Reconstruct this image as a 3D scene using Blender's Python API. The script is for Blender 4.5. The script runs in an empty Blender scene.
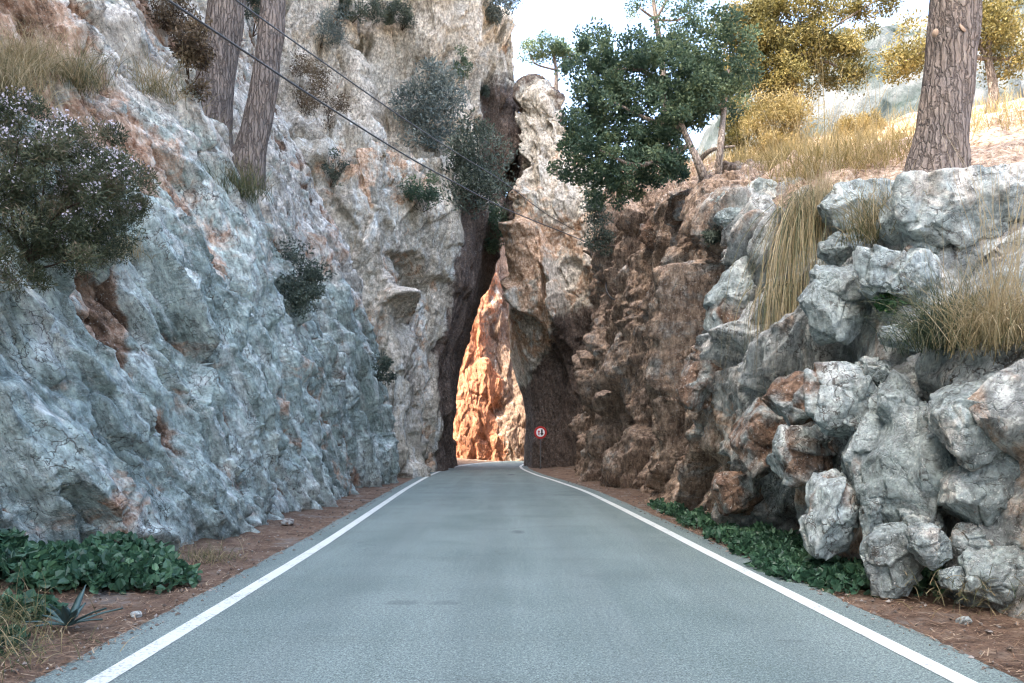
import bpy, math, random
import numpy as np

SC = bpy.context.scene
COL = SC.collection
rng = np.random.default_rng(11)
random.seed(5)
F, H, CX, HY = 800.0, 1.5, 512.0, 441.0


def P(px, py, d):
    """the point of the place that stands d metres ahead in the direction (px, py)"""
    return np.array([(px - CX) / F * d, d, H + (HY - py) / F * d])


# ------------------------------------------------------------------ noise
def _h(ix, iy, iz, seed):
    h = (ix.astype(np.uint32) * np.uint32(374761393) + iy.astype(np.uint32) * np.uint32(668265263)
         + iz.astype(np.uint32) * np.uint32(2147483647) + np.uint32((seed * 144665 + 12345) & 0xffffffff))
    h = (h ^ (h >> np.uint32(13))) * np.uint32(1274126177)
    h = (h ^ (h >> np.uint32(16))) * np.uint32(2246822519)
    return h ^ (h >> np.uint32(15))


def _u(h):
    return (h & np.uint32(0xffff)).astype(np.float32) / 65535.0


def noise(p, seed=0):
    """value-gradient noise, about -1..1"""
    i = np.floor(p).astype(np.int64)
    f = (p - i).astype(np.float32)
    w = f * f * f * (f * (f * 6 - 15) + 10)
    out = np.zeros(len(p), np.float32)
    for dx in (0, 1):
        for dy in (0, 1):
            for dz in (0, 1):
                h = _h(i[:, 0] + dx, i[:, 1] + dy, i[:, 2] + dz, seed)
                gx = _u(h) * 2 - 1
                gy = _u(h >> np.uint32(8)) * 2 - 1
                gz = _u(h >> np.uint32(16)) * 2 - 1
                d = gx * (f[:, 0] - dx) + gy * (f[:, 1] - dy) + gz * (f[:, 2] - dz)
                wx = w[:, 0] if dx else 1 - w[:, 0]
                wy = w[:, 1] if dy else 1 - w[:, 1]
                wz = w[:, 2] if dz else 1 - w[:, 2]
                out += d * wx * wy * wz
    return out * 1.5


def fbm(p, o=4, seed=0, gain=.5):
    a, s, t = 1.0, 1.0, 0
    for k in range(o):
        t = t + a * noise(p * s + 17.3 * k, seed + k)
        a *= gain
        s *= 2.03
    return t


def ridged(p, o=4, seed=0):
    a, s, t = .5, 1.0, 0
    for k in range(o):
        t = t + a * (1 - np.abs(noise(p * s + 9.1 * k, seed + k)) * 2)
        a *= .5
        s *= 2.1
    return t


def facets(p, seed=0, tilt=.9, blend=.12, off=1.0):
    """blocky broken rock: each cell is a tilted plane; returns height and the distance to the nearest joint"""
    i = np.floor(p).astype(np.int64)
    n = len(p)
    f1 = np.full(n, 9e9, np.float32)
    f2 = np.full(n, 9e9, np.float32)
    h1 = np.zeros(n, np.float32)
    h2 = np.zeros(n, np.float32)
    for dx in (-1, 0, 1):
        for dy in (-1, 0, 1):
            for dz in (-1, 0, 1):
                cx, cy, cz = i[:, 0] + dx, i[:, 1] + dy, i[:, 2] + dz
                h = _h(cx, cy, cz, seed)
                vx = (p[:, 0] - cx - _u(h)).astype(np.float32)
                vy = (p[:, 1] - cy - _u(h >> np.uint32(8))).astype(np.float32)
                vz = (p[:, 2] - cz - _u(h >> np.uint32(16))).astype(np.float32)
                d = np.sqrt(vx * vx + vy * vy + vz * vz)
                g = _h(cx, cy, cz, seed + 77)
                val = off * (_u(g) - .5) + tilt * ((_u(g >> np.uint32(8)) - .5) * 2 * vx + (_u(g >> np.uint32(12)) - .5) * 2 * vy
                                             + (_u(g >> np.uint32(16)) - .5) * 2 * vz)
                a = d < f1
                b = (~a) & (d < f2)
                f2 = np.where(a, f1, np.where(b, d, f2))
                h2 = np.where(a, h1, np.where(b, val, h2))
                f1 = np.where(a, d, f1)
                h1 = np.where(a, val, h1)
    e = f2 - f1
    t = np.clip(e / blend, 0, 1)
    t = .5 + .5 * t * t * (3 - 2 * t)
    return h2 + (h1 - h2) * t, e


def sstep(a, b, x):
    t = np.clip((x - a) / (b - a), 0, 1)
    return t * t * (3 - 2 * t)


def rotm(ax, deg):
    a = math.radians(deg)
    c, s = math.cos(a), math.sin(a)
    return np.array({'x': [[1, 0, 0], [0, c, -s], [0, s, c]], 'y': [[c, 0, s], [0, 1, 0], [-s, 0, c]],
                     'z': [[c, -s, 0], [s, c, 0], [0, 0, 1]]}[ax])


# ------------------------------------------------------------------ objects
def mesh_obj(name, v, faces, mat, parent=None, smooth=True, attrs=None):
    """faces: (n,4) or (n,3) array, or a list of tuples"""
    me = bpy.data.meshes.new(name)
    v = np.asarray(v, np.float32)
    if parent is not None:
        loc = np.zeros(3)
        q = parent
        while q is not None:
            loc += np.array(q.location)
            q = q.parent
        v = v - loc.astype(np.float32)
    if isinstance(faces, np.ndarray):
        n, k = faces.shape
        me.vertices.add(len(v))
        me.vertices.foreach_set('co', v.ravel())
        me.loops.add(n * k)
        me.loops.foreach_set('vertex_index', faces.astype(np.int32).ravel())
        me.polygons.add(n)
        me.polygons.foreach_set('loop_start', np.arange(0, n * k, k, dtype=np.int32))
        me.polygons.foreach_set('loop_total', np.full(n, k, np.int32))
    else:
        me.from_pydata([tuple(float(c) for c in x) for x in v], [], faces)
    me.update(calc_edges=True)
    me.polygons.foreach_set('use_smooth', np.full(len(me.polygons), smooth, bool))
    for an, (typ, arr) in (attrs or {}).items():
        at = me.attributes.new(an, typ, 'POINT')
        at.data.foreach_set('color' if typ == 'FLOAT_COLOR' else 'value', np.asarray(arr, np.float32).ravel())
    me.materials.append(mat)
    o = bpy.data.objects.new(name, me)
    COL.objects.link(o)
    if parent is not None:
        o.parent = parent
    return o


def tag(o, label, cat, group=None, kind=None):
    o['label'] = label
    o['category'] = cat
    if group:
        o['group'] = group
    if kind:
        o['kind'] = kind
    return o


def thing(name, loc, label, cat, group=None):
    o = bpy.data.objects.new(name, None)
    o.empty_display_size = .2
    COL.objects.link(o)
    o.location = [float(c) for c in loc]
    return tag(o, label, cat, group)


# ------------------------------------------------------------------ materials
class NT:
    def __init__(s, name):
        s.m = bpy.data.materials.new(name)
        s.m.use_nodes = True
        s.t = s.m.node_tree
        s.t.nodes.clear()
        s.out = s.t.nodes.new('ShaderNodeOutputMaterial')

    def n(s, typ, **kw):
        nd = s.t.nodes.new('ShaderNode' + typ)
        for k, v in kw.items():
            if k.startswith('i_'):
                s.put(nd.inputs[k[2:].replace('_', ' ')], v)
            else:
                setattr(nd, k, v)
        return nd

    def put(s, sock, v):
        if isinstance(v, bpy.types.NodeSocket):
            s.t.links.new(v, sock)
        else:
            sock.default_value = v

    def noise(s, co, scale, detail=6, rough=.6, dist=0.0):
        nd = s.n('TexNoise', i_Scale=scale, i_Detail=detail, i_Roughness=rough, i_Distortion=dist)
        s.put(nd.inputs['Vector'], co)
        return nd.outputs['Fac']

    def map(s, co, scale=(1, 1, 1), rot=(0, 0, 0)):
        nd = s.n('Mapping', i_Scale=scale, i_Rotation=rot)
        s.put(nd.inputs['Vector'], co)
        return nd.outputs['Vector']

    def math(s, op, a, b=0.0, c=None):
        nd = s.n('Math', operation=op)
        s.put(nd.inputs[0], a)
        s.put(nd.inputs[1], b)
        if c is not None:
            s.put(nd.inputs[2], c)
        return nd.outputs[0]

    def rng(s, v, a, b, c=0.0, d=1.0, smooth=True):
        nd = s.n('MapRange', interpolation_type='SMOOTHSTEP' if smooth else 'LINEAR')
        for k, x in zip(('Value', 'From Min', 'From Max', 'To Min', 'To Max'), (v, a, b, c, d)):
            s.put(nd.inputs[k], x)
        return nd.outputs[0]

    def ramp(s, v, stops):
        nd = s.n('ValToRGB')
        e = nd.color_ramp.elements
        while len(e) < len(stops):
            e.new(.5)
        for el, (p, c) in zip(e, stops):
            el.position = p
            el.color = (*c, 1)
        s.put(nd.inputs[0], v)
        return nd.outputs[0]

    def mix(s, f, a, b, mode='MIX'):
        nd = s.n('Mix', data_type='RGBA', blend_type=mode, clamp_factor=True)
        s.put(nd.inputs[0], f)
        for k, x in ((6, a), (7, b)):
            s.put(nd.inputs[k], (*x, 1) if isinstance(x, tuple) and len(x) == 3 else x)
        return nd.outputs[2]

    def attr(s, name):
        return s.n('Attribute', attribute_name=name)

    def obj(s):
        return s.n('TexCoord').outputs['Object']

    def bump(s, h, strength=.5, dist=.05, nrm=None):
        nd = s.n('Bump', i_Strength=strength, i_Distance=dist)
        s.put(nd.inputs['Height'], h)
        if nrm is not None:
            s.put(nd.inputs['Normal'], nrm)
        return nd.outputs[0]

    def pbr(s, col, rough=.9, nrm=None, spec=.3):
        b = s.n('BsdfPrincipled', i_Roughness=rough)
        s.put(b.inputs['Base Color'], (*col, 1) if isinstance(col, tuple) else col)
        b.inputs['Specular IOR Level'].default_value = spec
        if nrm is not None:
            s.put(b.inputs['Normal'], nrm)
        s.t.links.new(b.outputs[0], s.out.inputs[0])
        return s.m


def rock_material(name, grey=((.11, .142, .130), (.35, .42, .385), (.72, .77, .715)), masks=True, bump=1.0,
                  earth=((.10, .062, .042), (.26, .17, .115)), rust=((.30, .13, .065), (.50, .35, .25)), dip=-.70, an=.40, pale=((.40, .365, .31), (.70, .665, .595)), con=1.0):
    s = NT(name)
    co = s.obj()
    n1 = s.noise(co, .75, 9, .66, .6)
    base = s.ramp(n1, [(.28, grey[0]), (.48, grey[1]), (.72, grey[2])])
    # steep water streaks that run down the face
    st = s.noise(s.map(s.map(co, (1, 1, 1), (dip, .1, 0)), (2.2, 2.2, .30) if an < .6 else (1.1, 1.1, .22)), 1.2, 8, .7, .4)
    base = s.mix(s.rng(st, .51, .64, 0, .8), base, (.63, .66, .62))
    base = s.mix(s.rng(st, .44, .30, 0, .55), base, (.14, .145, .135))
    n3 = s.noise(co, 1.7, 8, .7, .8)
    ca = s.map(s.map(co, (1, 1, 1), (dip, .1, 0)), (1, 1, an))
    n4 = s.noise(ca, 7.5, 7, .7)
    if masks:
        at = s.n('SeparateColor')
        s.put(at.inputs[0], s.attr('rk').outputs['Color'])
        R, G, B = at.outputs[0], at.outputs[1], at.outputs[2]
        k = s.math('MULTIPLY_ADD', n3, 1.5, -.75)
        pal = s.rng(s.math('ADD', B, k), .35, .65)
        base = s.mix(pal, base, s.ramp(n4, [(.3, pale[0]), (.65, pale[1])]))
        k2 = s.math('MULTIPLY_ADD', s.noise(co, 1.1, 8, .68, 1.2), 1.5, -.75)
        rs = s.rng(s.math('ADD', R, k2), .38, .62)
        base = s.mix(rs, base, s.ramp(n4, [(.28, rust[0]), (.52, rust[1]), (.72, (.58, .51, .44) if rust[1][0] > .4 else rust[1])]))
        k3 = s.math('MULTIPLY_ADD', n3, -1.2, .6)
        ea = s.rng(s.math('ADD', G, k3), .35, .65)
        base = s.mix(ea, base, s.ramp(n4, [(.3, earth[0]), (.7, earth[1])]))
    base = s.mix(1.0, base, s.ramp(n4, [(.28, (.45, .44, .43)), (.5, (1, 1, 1)), (.72, (1.5, 1.5, 1.47))]), 'MULTIPLY')
    n6 = s.noise(ca, 17, 7, .75, .4)
    base = s.mix(1.0, base, s.ramp(n6, [(.32, (.50, .49, .48)), (.5, (1, 1, 1)), (.68, (1.4, 1.4, 1.4))]), 'MULTIPLY')
    # lichen: dark and white specks
    n5 = s.noise(co, 26, 5, .7)
    base = s.mix(s.rng(n5, .58, .66, 0, .6), base, (.66, .67, .62))
    base = s.mix(s.rng(n5, .41, .33, 0, .7), base, (.07, .07, .065))
    h = s.math('ADD', s.math('MULTIPLY', s.noise(co, 3.2, 12, .72, .5), 1.0), s.math('MULTIPLY', s.noise(co, 15, 8, .75), .45))
    vo = s.n('TexVoronoi', feature='DISTANCE_TO_EDGE', i_Scale=3.1)
    wv = s.n('VectorMath', operation='ADD')
    s.put(wv.inputs[0], s.map(s.map(co, (1, 1, 1), (dip, .1, 0)), (1, 1, .4)))
    nz = s.n('TexNoise', i_Scale=3.0, i_Detail=6.0)
    s.put(nz.inputs['Vector'], co)
    s.put(wv.inputs[1], nz.outputs['Color'])
    s.put(vo.inputs['Vector'], wv.outputs[0])
    crack = s.rng(vo.outputs['Distance'], 0, .05, -.22, 0)
    h = s.math('MULTIPLY', s.math('ADD', h, crack), .75)
    nw = s.n('TexNoise', i_Scale=5.0, i_Detail=4.0)
    s.put(nw.inputs['Vector'], co)
    wa = s.n('VectorMath', operation='MULTIPLY_ADD')
    s.put(wa.inputs[0], nw.outputs['Color'])
    wa.inputs[1].default_value = (.16, .16, .16)
    s.put(wa.inputs[2], ca)
    for sc, am in ((2.4, 1.5), (6.0, 1.5), (15.0, 1.3)):
        sv = s.n('VectorMath', operation='SCALE')
        s.put(sv.inputs[0], wa.outputs[0])
        sv.inputs['Scale'].default_value = sc
        vf = s.n('TexVoronoi', i_Scale=1.0)
        s.put(vf.inputs['Vector'], sv.outputs[0])
        df = s.n('VectorMath', operation='SUBTRACT')
        s.put(df.inputs[0], sv.outputs[0])
        s.put(df.inputs[1], vf.outputs['Position'])
        cc = s.n('VectorMath', operation='SUBTRACT')
        s.put(cc.inputs[0], vf.outputs['Color'])
        cc.inputs[1].default_value = (.5, .5, .5)
        dt = s.n('VectorMath', operation='DOT_PRODUCT')
        s.put(dt.inputs[0], df.outputs[0])
        s.put(dt.inputs[1], cc.outputs[0])
        h = s.math('ADD', h, s.math('MULTIPLY', dt.outputs['Value'], am * 2.2 / sc))
    jo = s.math('MULTIPLY', s.rng(vo.outputs['Distance'], .0, .035, 1, 0), s.rng(s.noise(co, 1.3, 4, .6), .48, .60, 0, .85))
    base = s.mix(jo, base, (.075, .055, .042))
    pit = s.noise(ca, 4.2, 8, .74, 1.0)
    base = s.mix(s.rng(pit, .36, .29, 0, .85), base, (.12, .075, .05))
    return s.pbr(base, .92, s.bump(h, .85 * bump, .10), .25)


def leaf_material(name, stops, transl=.35, rough=.55, spec=.3):
    s = NT(name)
    t = s.attr('tone').outputs['Fac']
    c = s.ramp(t, stops)
    b = s.n('BsdfPrincipled', i_Roughness=rough)
    s.put(b.inputs['Base Color'], c)
    b.inputs['Specular IOR Level'].default_value = spec
    tr = s.n('BsdfTranslucent')
    s.put(tr.inputs['Color'], c)
    mx = s.n('MixShader')
    mx.inputs[0].default_value = transl
    s.t.links.new(b.outputs[0], mx.inputs[1])
    s.t.links.new(tr.outputs[0], mx.inputs[2])
    s.t.links.new(mx.outputs[0], s.out.inputs[0])
    return s.m


def bark_material(name, a, b, c):
    s = NT(name)
    co = s.obj()
    n = s.noise(s.map(co, (1, 1, .22)), 22, 8, .7, .5)
    col = s.ramp(n, [(.3, a), (.52, b), (.75, c)])
    n2 = s.noise(co, 2.2, 5, .6)
    col = s.mix(1, col, s.ramp(n2, [(.3, (.75, .75, .78)), (.7, (1.2, 1.12, 1.05))]), 'MULTIPLY')
    vo = s.n('TexVoronoi', feature='DISTANCE_TO_EDGE', i_Scale=15.0)
    s.put(vo.inputs['Vector'], s.map(co, (1, 1, .3)))
    wc = s.n('VectorMath', operation='ADD')
    nz = s.n('TexNoise', i_Scale=9.0, i_Detail=4.0)
    s.put(nz.inputs['Vector'], co)
    s.put(wc.inputs[0], s.map(co, (1, 1, .12)))
    s.put(wc.inputs[1], s.map(nz.outputs['Color'], (.08, .08, .08)))
    s.put(vo.inputs['Vector'], wc.outputs[0])
    col = s.mix(s.rng(vo.outputs['Distance'], .0, .14, .62, 0), col, (a[0] * .6, a[1] * .6, a[2] * .6))
    h = s.math('ADD', n, s.rng(vo.outputs['Distance'], 0, .16, -.9, 0))
    return s.pbr(col, .95, s.bump(h, .9, .035), .1)


M = {}
M['rock'] = rock_material('limestone')
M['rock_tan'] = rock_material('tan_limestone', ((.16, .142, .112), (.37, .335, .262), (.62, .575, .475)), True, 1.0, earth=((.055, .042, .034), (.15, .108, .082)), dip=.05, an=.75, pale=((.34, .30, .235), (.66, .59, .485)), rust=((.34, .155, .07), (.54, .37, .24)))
M['boulder'] = rock_material('weathered_boulder', ((.125, .155, .147), (.265, .31, .297), (.485, .545, .525)), an=.8, dip=.3)
M['leaf_dark'] = leaf_material('evergreen_leaf', [(0, (.036, .066, .046)), (.5, (.085, .138, .082)), (1, (.21, .26, .13))], .38)
M['leaf_shrub'] = leaf_material('shrub_leaf', [(0, (.036, .052, .042)), (.5, (.09, .115, .085)), (1, (.18, .205, .15))], .25)
M['leaf_grey'] = leaf_material('grey_shrub_leaf', [(0, (.075, .10, .095)), (.5, (.16, .195, .175)), (1, (.27, .30, .26))], .25)
M['leaf_brown'] = leaf_material('dry_shrub_leaf', [(0, (.06, .042, .028)), (.5, (.14, .10, .06)), (1, (.26, .2, .12))], .25)
M['leaf_rosemary'] = leaf_material('rosemary_leaf', [(0, (.032, .040, .024)), (.35, (.075, .09, .045)), (.6, (.13, .14, .075)), (.85, (.17, .13, .08)), (1, (.26, .21, .15))], .25)
M['flower'] = leaf_material('lilac_flower', [(0, (.42, .36, .42)), (1, (.76, .70, .72))], .3)
M['leaf_cover'] = leaf_material('ground_cover_leaf', [(0, (.018, .048, .028)), (.5, (.046, .108, .058)), (1, (.11, .21, .10))], .2, .45, .4)
M['leaf_bright'] = leaf_material('bright_green_leaf', [(0, (.03, .09, .03)), (1, (.08, .2, .06))], .3)
M['leaf_gold'] = leaf_material('sunlit_pine_leaf', [(0, (.07, .068, .022)), (.5, (.18, .155, .05)), (1, (.36, .29, .11))], .4)
M['bush_gold'] = leaf_material('dry_gold_leaf', [(0, (.13, .105, .035)), (.5, (.29, .225, .085)), (1, (.48, .375, .19))], .4)
M['straw'] = leaf_material('straw_blade', [(0, (.05, .075, .035)), (.35, (.13, .13, .06)), (.6, (.32, .25, .13)), (1, (.52, .43, .27))], .3)
M['grass_green'] = leaf_material('green_blade', [(0, (.022, .045, .03)), (.6, (.07, .10, .055)), (1, (.28, .25, .13))], .3)
M['litter'] = leaf_material('dry_litter', [(0, (.07, .04, .026)), (.6, (.22, .13, .075)), (1, (.42, .33, .22))], .05)
M['bark'] = bark_material('pine_bark', (.10, .085, .075), (.225, .198, .175), (.36, .325, .285))
M['bark_pale'] = bark_material('pale_bark', (.22, .18, .15), (.44, .37, .30), (.58, .50, .42))
M['stem'] = bark_material('twig', (.035, .026, .02), (.10, .075, .055), (.2, .16, .12))
M['heart'] = NT('cut_wood').pbr((.34, .25, .18), .9)
M['cable'] = NT('cable_black').pbr((.055, .055, .055), .4)
# ------------------------------------------------------------------ rock sheets
def catmull(c, counts):
    """c: (S, ...) control values, counts per interval -> resampled along axis 0"""
    S = len(c)
    out = []
    for k in range(S - 1):
        p0, p1, p2, p3 = c[max(k - 1, 0)], c[k], c[k + 1], c[min(k + 2, S - 1)]
        n = counts[k]
        last = 1 if k == S - 2 else 0
        for t in np.arange(n + last) / n:
            m1, m2 = (p2 - p0) * .5, (p3 - p1) * .5
            if k == 0:
                m1 = p2 - p1
            if k == S - 2:
                m2 = p2 - p1
            t2, t3 = t * t, t * t * t
            out.append((2 * t3 - 3 * t2 + 1) * p1 + (t3 - 2 * t2 + t) * m1 + (-2 * t3 + 3 * t2) * p2 + (t3 - t2) * m2)
    return np.array(out)


SURF = []          # displaced vertices of every rock sheet, for standing plants on


def sheet(name, ctrl, ncol, nrow, disp, mask, flip, mat, label, cat):
    c = np.asarray(ctrl, float)
    g = catmull(c, ncol)
    g = catmull(np.swapaxes(g, 0, 1), nrow).swapaxes(0, 1)
    U, V = g.shape[:2]
    du = np.gradient(g, axis=0)
    dv = np.gradient(g, axis=1)
    n = np.cross(du, dv)
    n /= np.linalg.norm(n, axis=2, keepdims=True) + 1e-9
    if flip:
        n = -n
    p = g.reshape(-1, 3)
    nn = n.reshape(-1, 3)
    d, extra = disp(p)
    v = p + nn * d[:, None] + (extra if extra is not None else 0)
    rk = mask(p, d)
    idx = np.arange(U * V).reshape(U, V)
    q = np.stack([idx[:-1, :-1], idx[1:, :-1], idx[1:, 1:], idx[:-1, 1:]], -1).reshape(-1, 4)
    if flip:
        q = q[:, ::-1]
    o = mesh_obj(name, v, np.ascontiguousarray(q), mat, attrs={'rk': ('FLOAT_COLOR', np.c_[rk, np.ones(len(rk))])})
    tag(o, label, cat, kind='structure')
    SURF.append(v)
    return o


def seg_dist(p, pts):
    best = np.full(len(p), 1e9)
    for a, b in zip(pts[:-1], pts[1:]):
        ab = b - a
        t = np.clip(((p - a) @ ab) / (ab @ ab), 0, 1)
        best = np.minimum(best, np.linalg.norm(p - a - t[:, None] * ab, axis=1))
    return best


STRATA_L = rotm('x', -38) @ rotm('y', 6)


def rock_disp(p, seed, amp=1.0, R=None, big=.55, f=(.42, 1.15, 3.2, 8.0), a=(.42, .20, .075, .028), z=.55, warp=.16):
    q = p @ (R if R is not None else np.eye(3)).T
    q = q * np.array([1, 1, z])
    w = np.c_[noise(p * .8, seed + 5), noise(p * .8 + 31, seed + 6), noise(p * .8 + 67, seed + 7)]
    q = q + w * warp
    d = big * fbm(p * .16, 3, seed)
    c = 0
    for k, (ff, aa) in enumerate(zip(f, a)):
        h, e = facets(q * ff + 3.7 * k, seed + 11 * k, 1.5, .06 if k < 2 else .14, .6)
        d = d + aa * h
        if k in (0, 1):
            c = c + aa * .55 * sstep(.10, 0, e)
    d = d + .05 * fbm(p * 3.1, 4, seed + 3) - c * sstep(-.1, .35, noise(p * .7, seed + 21))
    d = d + .06 * (ridged(q * np.array([1.5, 1.5, .55]), 5, seed + 9) - .5)
    return amp * d


# ---- left cliff: profiles (x, z) at stations along the road
LZ = [-.4, .6, 1.5, 2.5, 3.5, 5, 6.5, 8, 10, 13, 17, 24, 32, 39]
LDX = [0, -.02, -.16, -.33, -.5, -.85, -1.3, -1.85, -2.8, -3.9, -5.0, -6.6, -8.2, -9.8]
LY = [-30, -18, -8, -2, 2, 5, 7, 9, 11.5, 14.5, 18.5, 23.5, 28, 31, 34, 44]
LF = [-6.5, -6.2, -6.0, -6.0, -6.0, -6.0, -5.9, -5.25, -4.55, -4.45, -4.5, -4.55, -4.55, -4.75, -6.6, -7.5]
ctrl = []
for y, xf in zip(LY, LF):
    col = []
    for z, dx in zip(LZ, LDX):
        far = sstep(28, 44, np.array(float(y)))
        zz = z * (1 - .5 * float(sstep(34, 44, np.array(float(y))))) + (4 + 7 * float(sstep(8, 22, np.array(float(y)))) * float(sstep(46, 34, np.array(float(y))))) * float(sstep(15, 39, np.array(float(z))))  # unseen crest: height shaped to shade the road and let sun past the end
        col.append((xf + dx * (1 - .12 * far), y, zz))
    top = col[-1]
    col.append((top[0] - 2.5, y, top[2]))
    col.append((top[0] - 6, y, top[2] * .7))
    col.append((top[0] - 11, y, 3))
    ctrl.append(col)
rib = np.array([P(66, -6, 9.4), P(88, 30, 9.7), P(128, 84, 10.2), P(163, 140, 11), P(186, 205, 12), P(222, 262, 13), P(262, 330, 14)])
ledge = np.array([P(-60, 420, 7.6), P(10, 452, 8.2), P(70, 488, 9), P(150, 505, 10)])


DENTS = [(205, 235, 13.5, .28, .35), (330, 270, 20, .4, .6), (350, 330, 23, .4, .5), (225, 390, 13, .25, .35), (300, 360, 18, .3, .35), (140, 330, 10.5, .3, .3), (60, 395, 8.8, .25, .25),
         (180, 440, 11.3, .25, .3), (270, 200, 17, .35, .4), (120, 500, 9.6, .2, .3), (255, 470, 13.4, .22, .3)]


def fissures(p):
    q = (p + .25 * np.c_[noise(p * 1.1, 33), noise(p * 1.1, 34), noise(p * 1.1, 35)]) @ STRATA_L.T
    k = np.abs(noise(q * np.array([.95, .95, .17]), 36))
    k2 = np.abs(noise(q * np.array([2.1, 2.1, .42]) + 9, 37))
    return sstep(.055, .0, k) + .5 * sstep(.05, 0, k2) * sstep(-.1, .3, noise(p * .6, 38))


def disp_left(p):
    near = sstep(46, 40, p[:, 1])
    d = rock_disp(p, 3, 1.0, STRATA_L, .40, (.55, 1.4, 3.1, 6.5), (.40, .28, .13, .05), .27, .08)
    d -= .17 * fissures(p)
    r = seg_dist(p, rib)
    d += .75 * np.exp(-(r / .5) ** 2)
    d -= .65 * np.exp(-(seg_dist(p, rib + np.array([-.9, -.3, .3])) / .6) ** 2)
    for (qx, qy, qd, ra, am) in DENTS:
        d -= am * np.exp(-(np.linalg.norm((p - P(qx, qy, qd)) / np.array([1.5, 1.6, 2.4]), axis=1) / ra) ** 2)
    l = seg_dist(p, ledge)
    d -= .22 * np.exp(-(l / .14) ** 2) - .30 * np.exp(-(seg_dist(p, ledge + np.array([0, 0, -.45])) / .4) ** 2)
    # slanting slabs in the lower face
    t = p[:, 1] * .55 + p[:, 2] * 1.0 + .35 * fbm(p * .5, 3, 8)
    saw = (t * .52) % 1.0
    d += .08 * (saw - .5) * sstep(.0, .3, noise(p * .45, 31) + .2)
    return d * (.5 + .5 * near), None


def mask_left(p, d):
    y, z = p[:, 1], p[:, 2]
    up = sstep(3.0, 7.5, z - .02 * y + 1.2 * noise(p * .35, 60) + .8 * noise(p * .9, 65))
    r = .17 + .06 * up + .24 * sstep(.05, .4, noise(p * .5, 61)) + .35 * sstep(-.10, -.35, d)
    nr = sstep(14, 9, y) * sstep(3.4, 5.2, z)
    r = r + .05 * nr
    onr = np.exp(-(seg_dist(p, rib) / .42) ** 2)
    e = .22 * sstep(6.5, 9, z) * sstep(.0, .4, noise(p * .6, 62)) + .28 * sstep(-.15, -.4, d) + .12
    b = .18 + .44 * up + .3 * onr
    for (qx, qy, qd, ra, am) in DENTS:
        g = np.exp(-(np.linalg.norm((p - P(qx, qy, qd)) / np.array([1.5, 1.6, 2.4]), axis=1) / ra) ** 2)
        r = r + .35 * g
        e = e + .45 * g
    fs = np.clip(fissures(p), 0, 1)
    e = e + .42 * fs
    r = r + .18 * fs
    seam = sstep(25, 31, y + .25 * z)
    return np.c_[np.clip(r - .5 * onr, 0, 1), np.clip(e - .3 * onr + .15 * seam, 0, 1), b]


sheet('rock_cliff', ctrl, [10, 14, 16, 24, 50, 80, 100, 115, 115, 115, 105, 90, 60, 45, 30],
      [40, 36, 42, 42, 56, 56, 56, 60, 62, 52, 36, 16, 10, 6, 5, 5], disp_left, mask_left, False, M['rock'],
      'tall blue-grey limestone cliff rising straight from the road below the two pine trunks', 'cliff')


def X(px, d):
    return (px - CX) / F * d


# ---- left half of the cleft: leans over the road
ZL = [-.4, 2, 4, 6, 8, 10, 12, 14, 17, 20, 23, 26]
fr = [440, 440, 442, 446, 455, 459, 457, 452, 446, 440, 444, 450]      # its near edge
op = [455, 453, 457, 465, 476, 486, 498, 512, 516, 518, 520, 519]     # its far edge, seen against the opening
md = [416, 414, 412, 412, 414, 416, 417, 417, 414, 412, 412, 420]     # middle of the broad front
sm = [397, 396, 392, 388, 384, 380, 376, 372, 366, 360, 356, 356]     # where the cliff in front hides it
ctrl = [[] for _ in range(9)]
for k, z in enumerate(ZL):
    up = float(sstep(13, 18, np.array(float(z))))
    yf = 39.5 + 3.0 * up
    a = [(-13, 32 + 7 * up, z), (X(sm[k], 33 + 8 * up) - .3, 32.5 + 8 * up, z), (X(sm[k], 34.5 + 8 * up), 34.5 + 8 * up, z),
         (X(md[k], 37.5 + 5 * up), 37.5 + 5 * up, z), (X(fr[k], yf), yf, z),
         (X((fr[k] + op[k]) * .5 + .6, 43 + 2 * up), 43 + 2.5 * up, z), (X(op[k] - 5, 47), 47, z),
         (X(op[k], 47) - 1.0 - .10 * z, 49.2, z), (-13, 50, min(z, 9))]  # hidden back end kept low so sunlight reaches the wall beyond
    for j, q in enumerate(a):
        ctrl[j].append(q)
for j, col in enumerate(ctrl):
    t = col[-1]
    col.append((t[0] - .8, t[1] + 1.6, t[2] + .9))
    col.append((t[0] - 3, 49, min(t[2], 23)))
    col.append((-13, 51, 4))
STRATA_B = rotm('y', -16)


def disp_bl(p):
    q = p.copy()
    d = rock_disp(q, 41, 1.15, STRATA_B, .8, (.30, .8, 2.1, 5.0), (.8, .36, .12, .05), .30)
    t = p[:, 2]
    inner = sstep(37.5, 40, p[:, 1]) * sstep(15, 12, t)
    fl = ridged(np.c_[p[:, 0] * .9, p[:, 1] * .9, p[:, 2] * .13], 4, 44) - .5
    return d * (1 - .7 * inner) + .30 * fl * (.4 + .6 * inner), None


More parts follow.
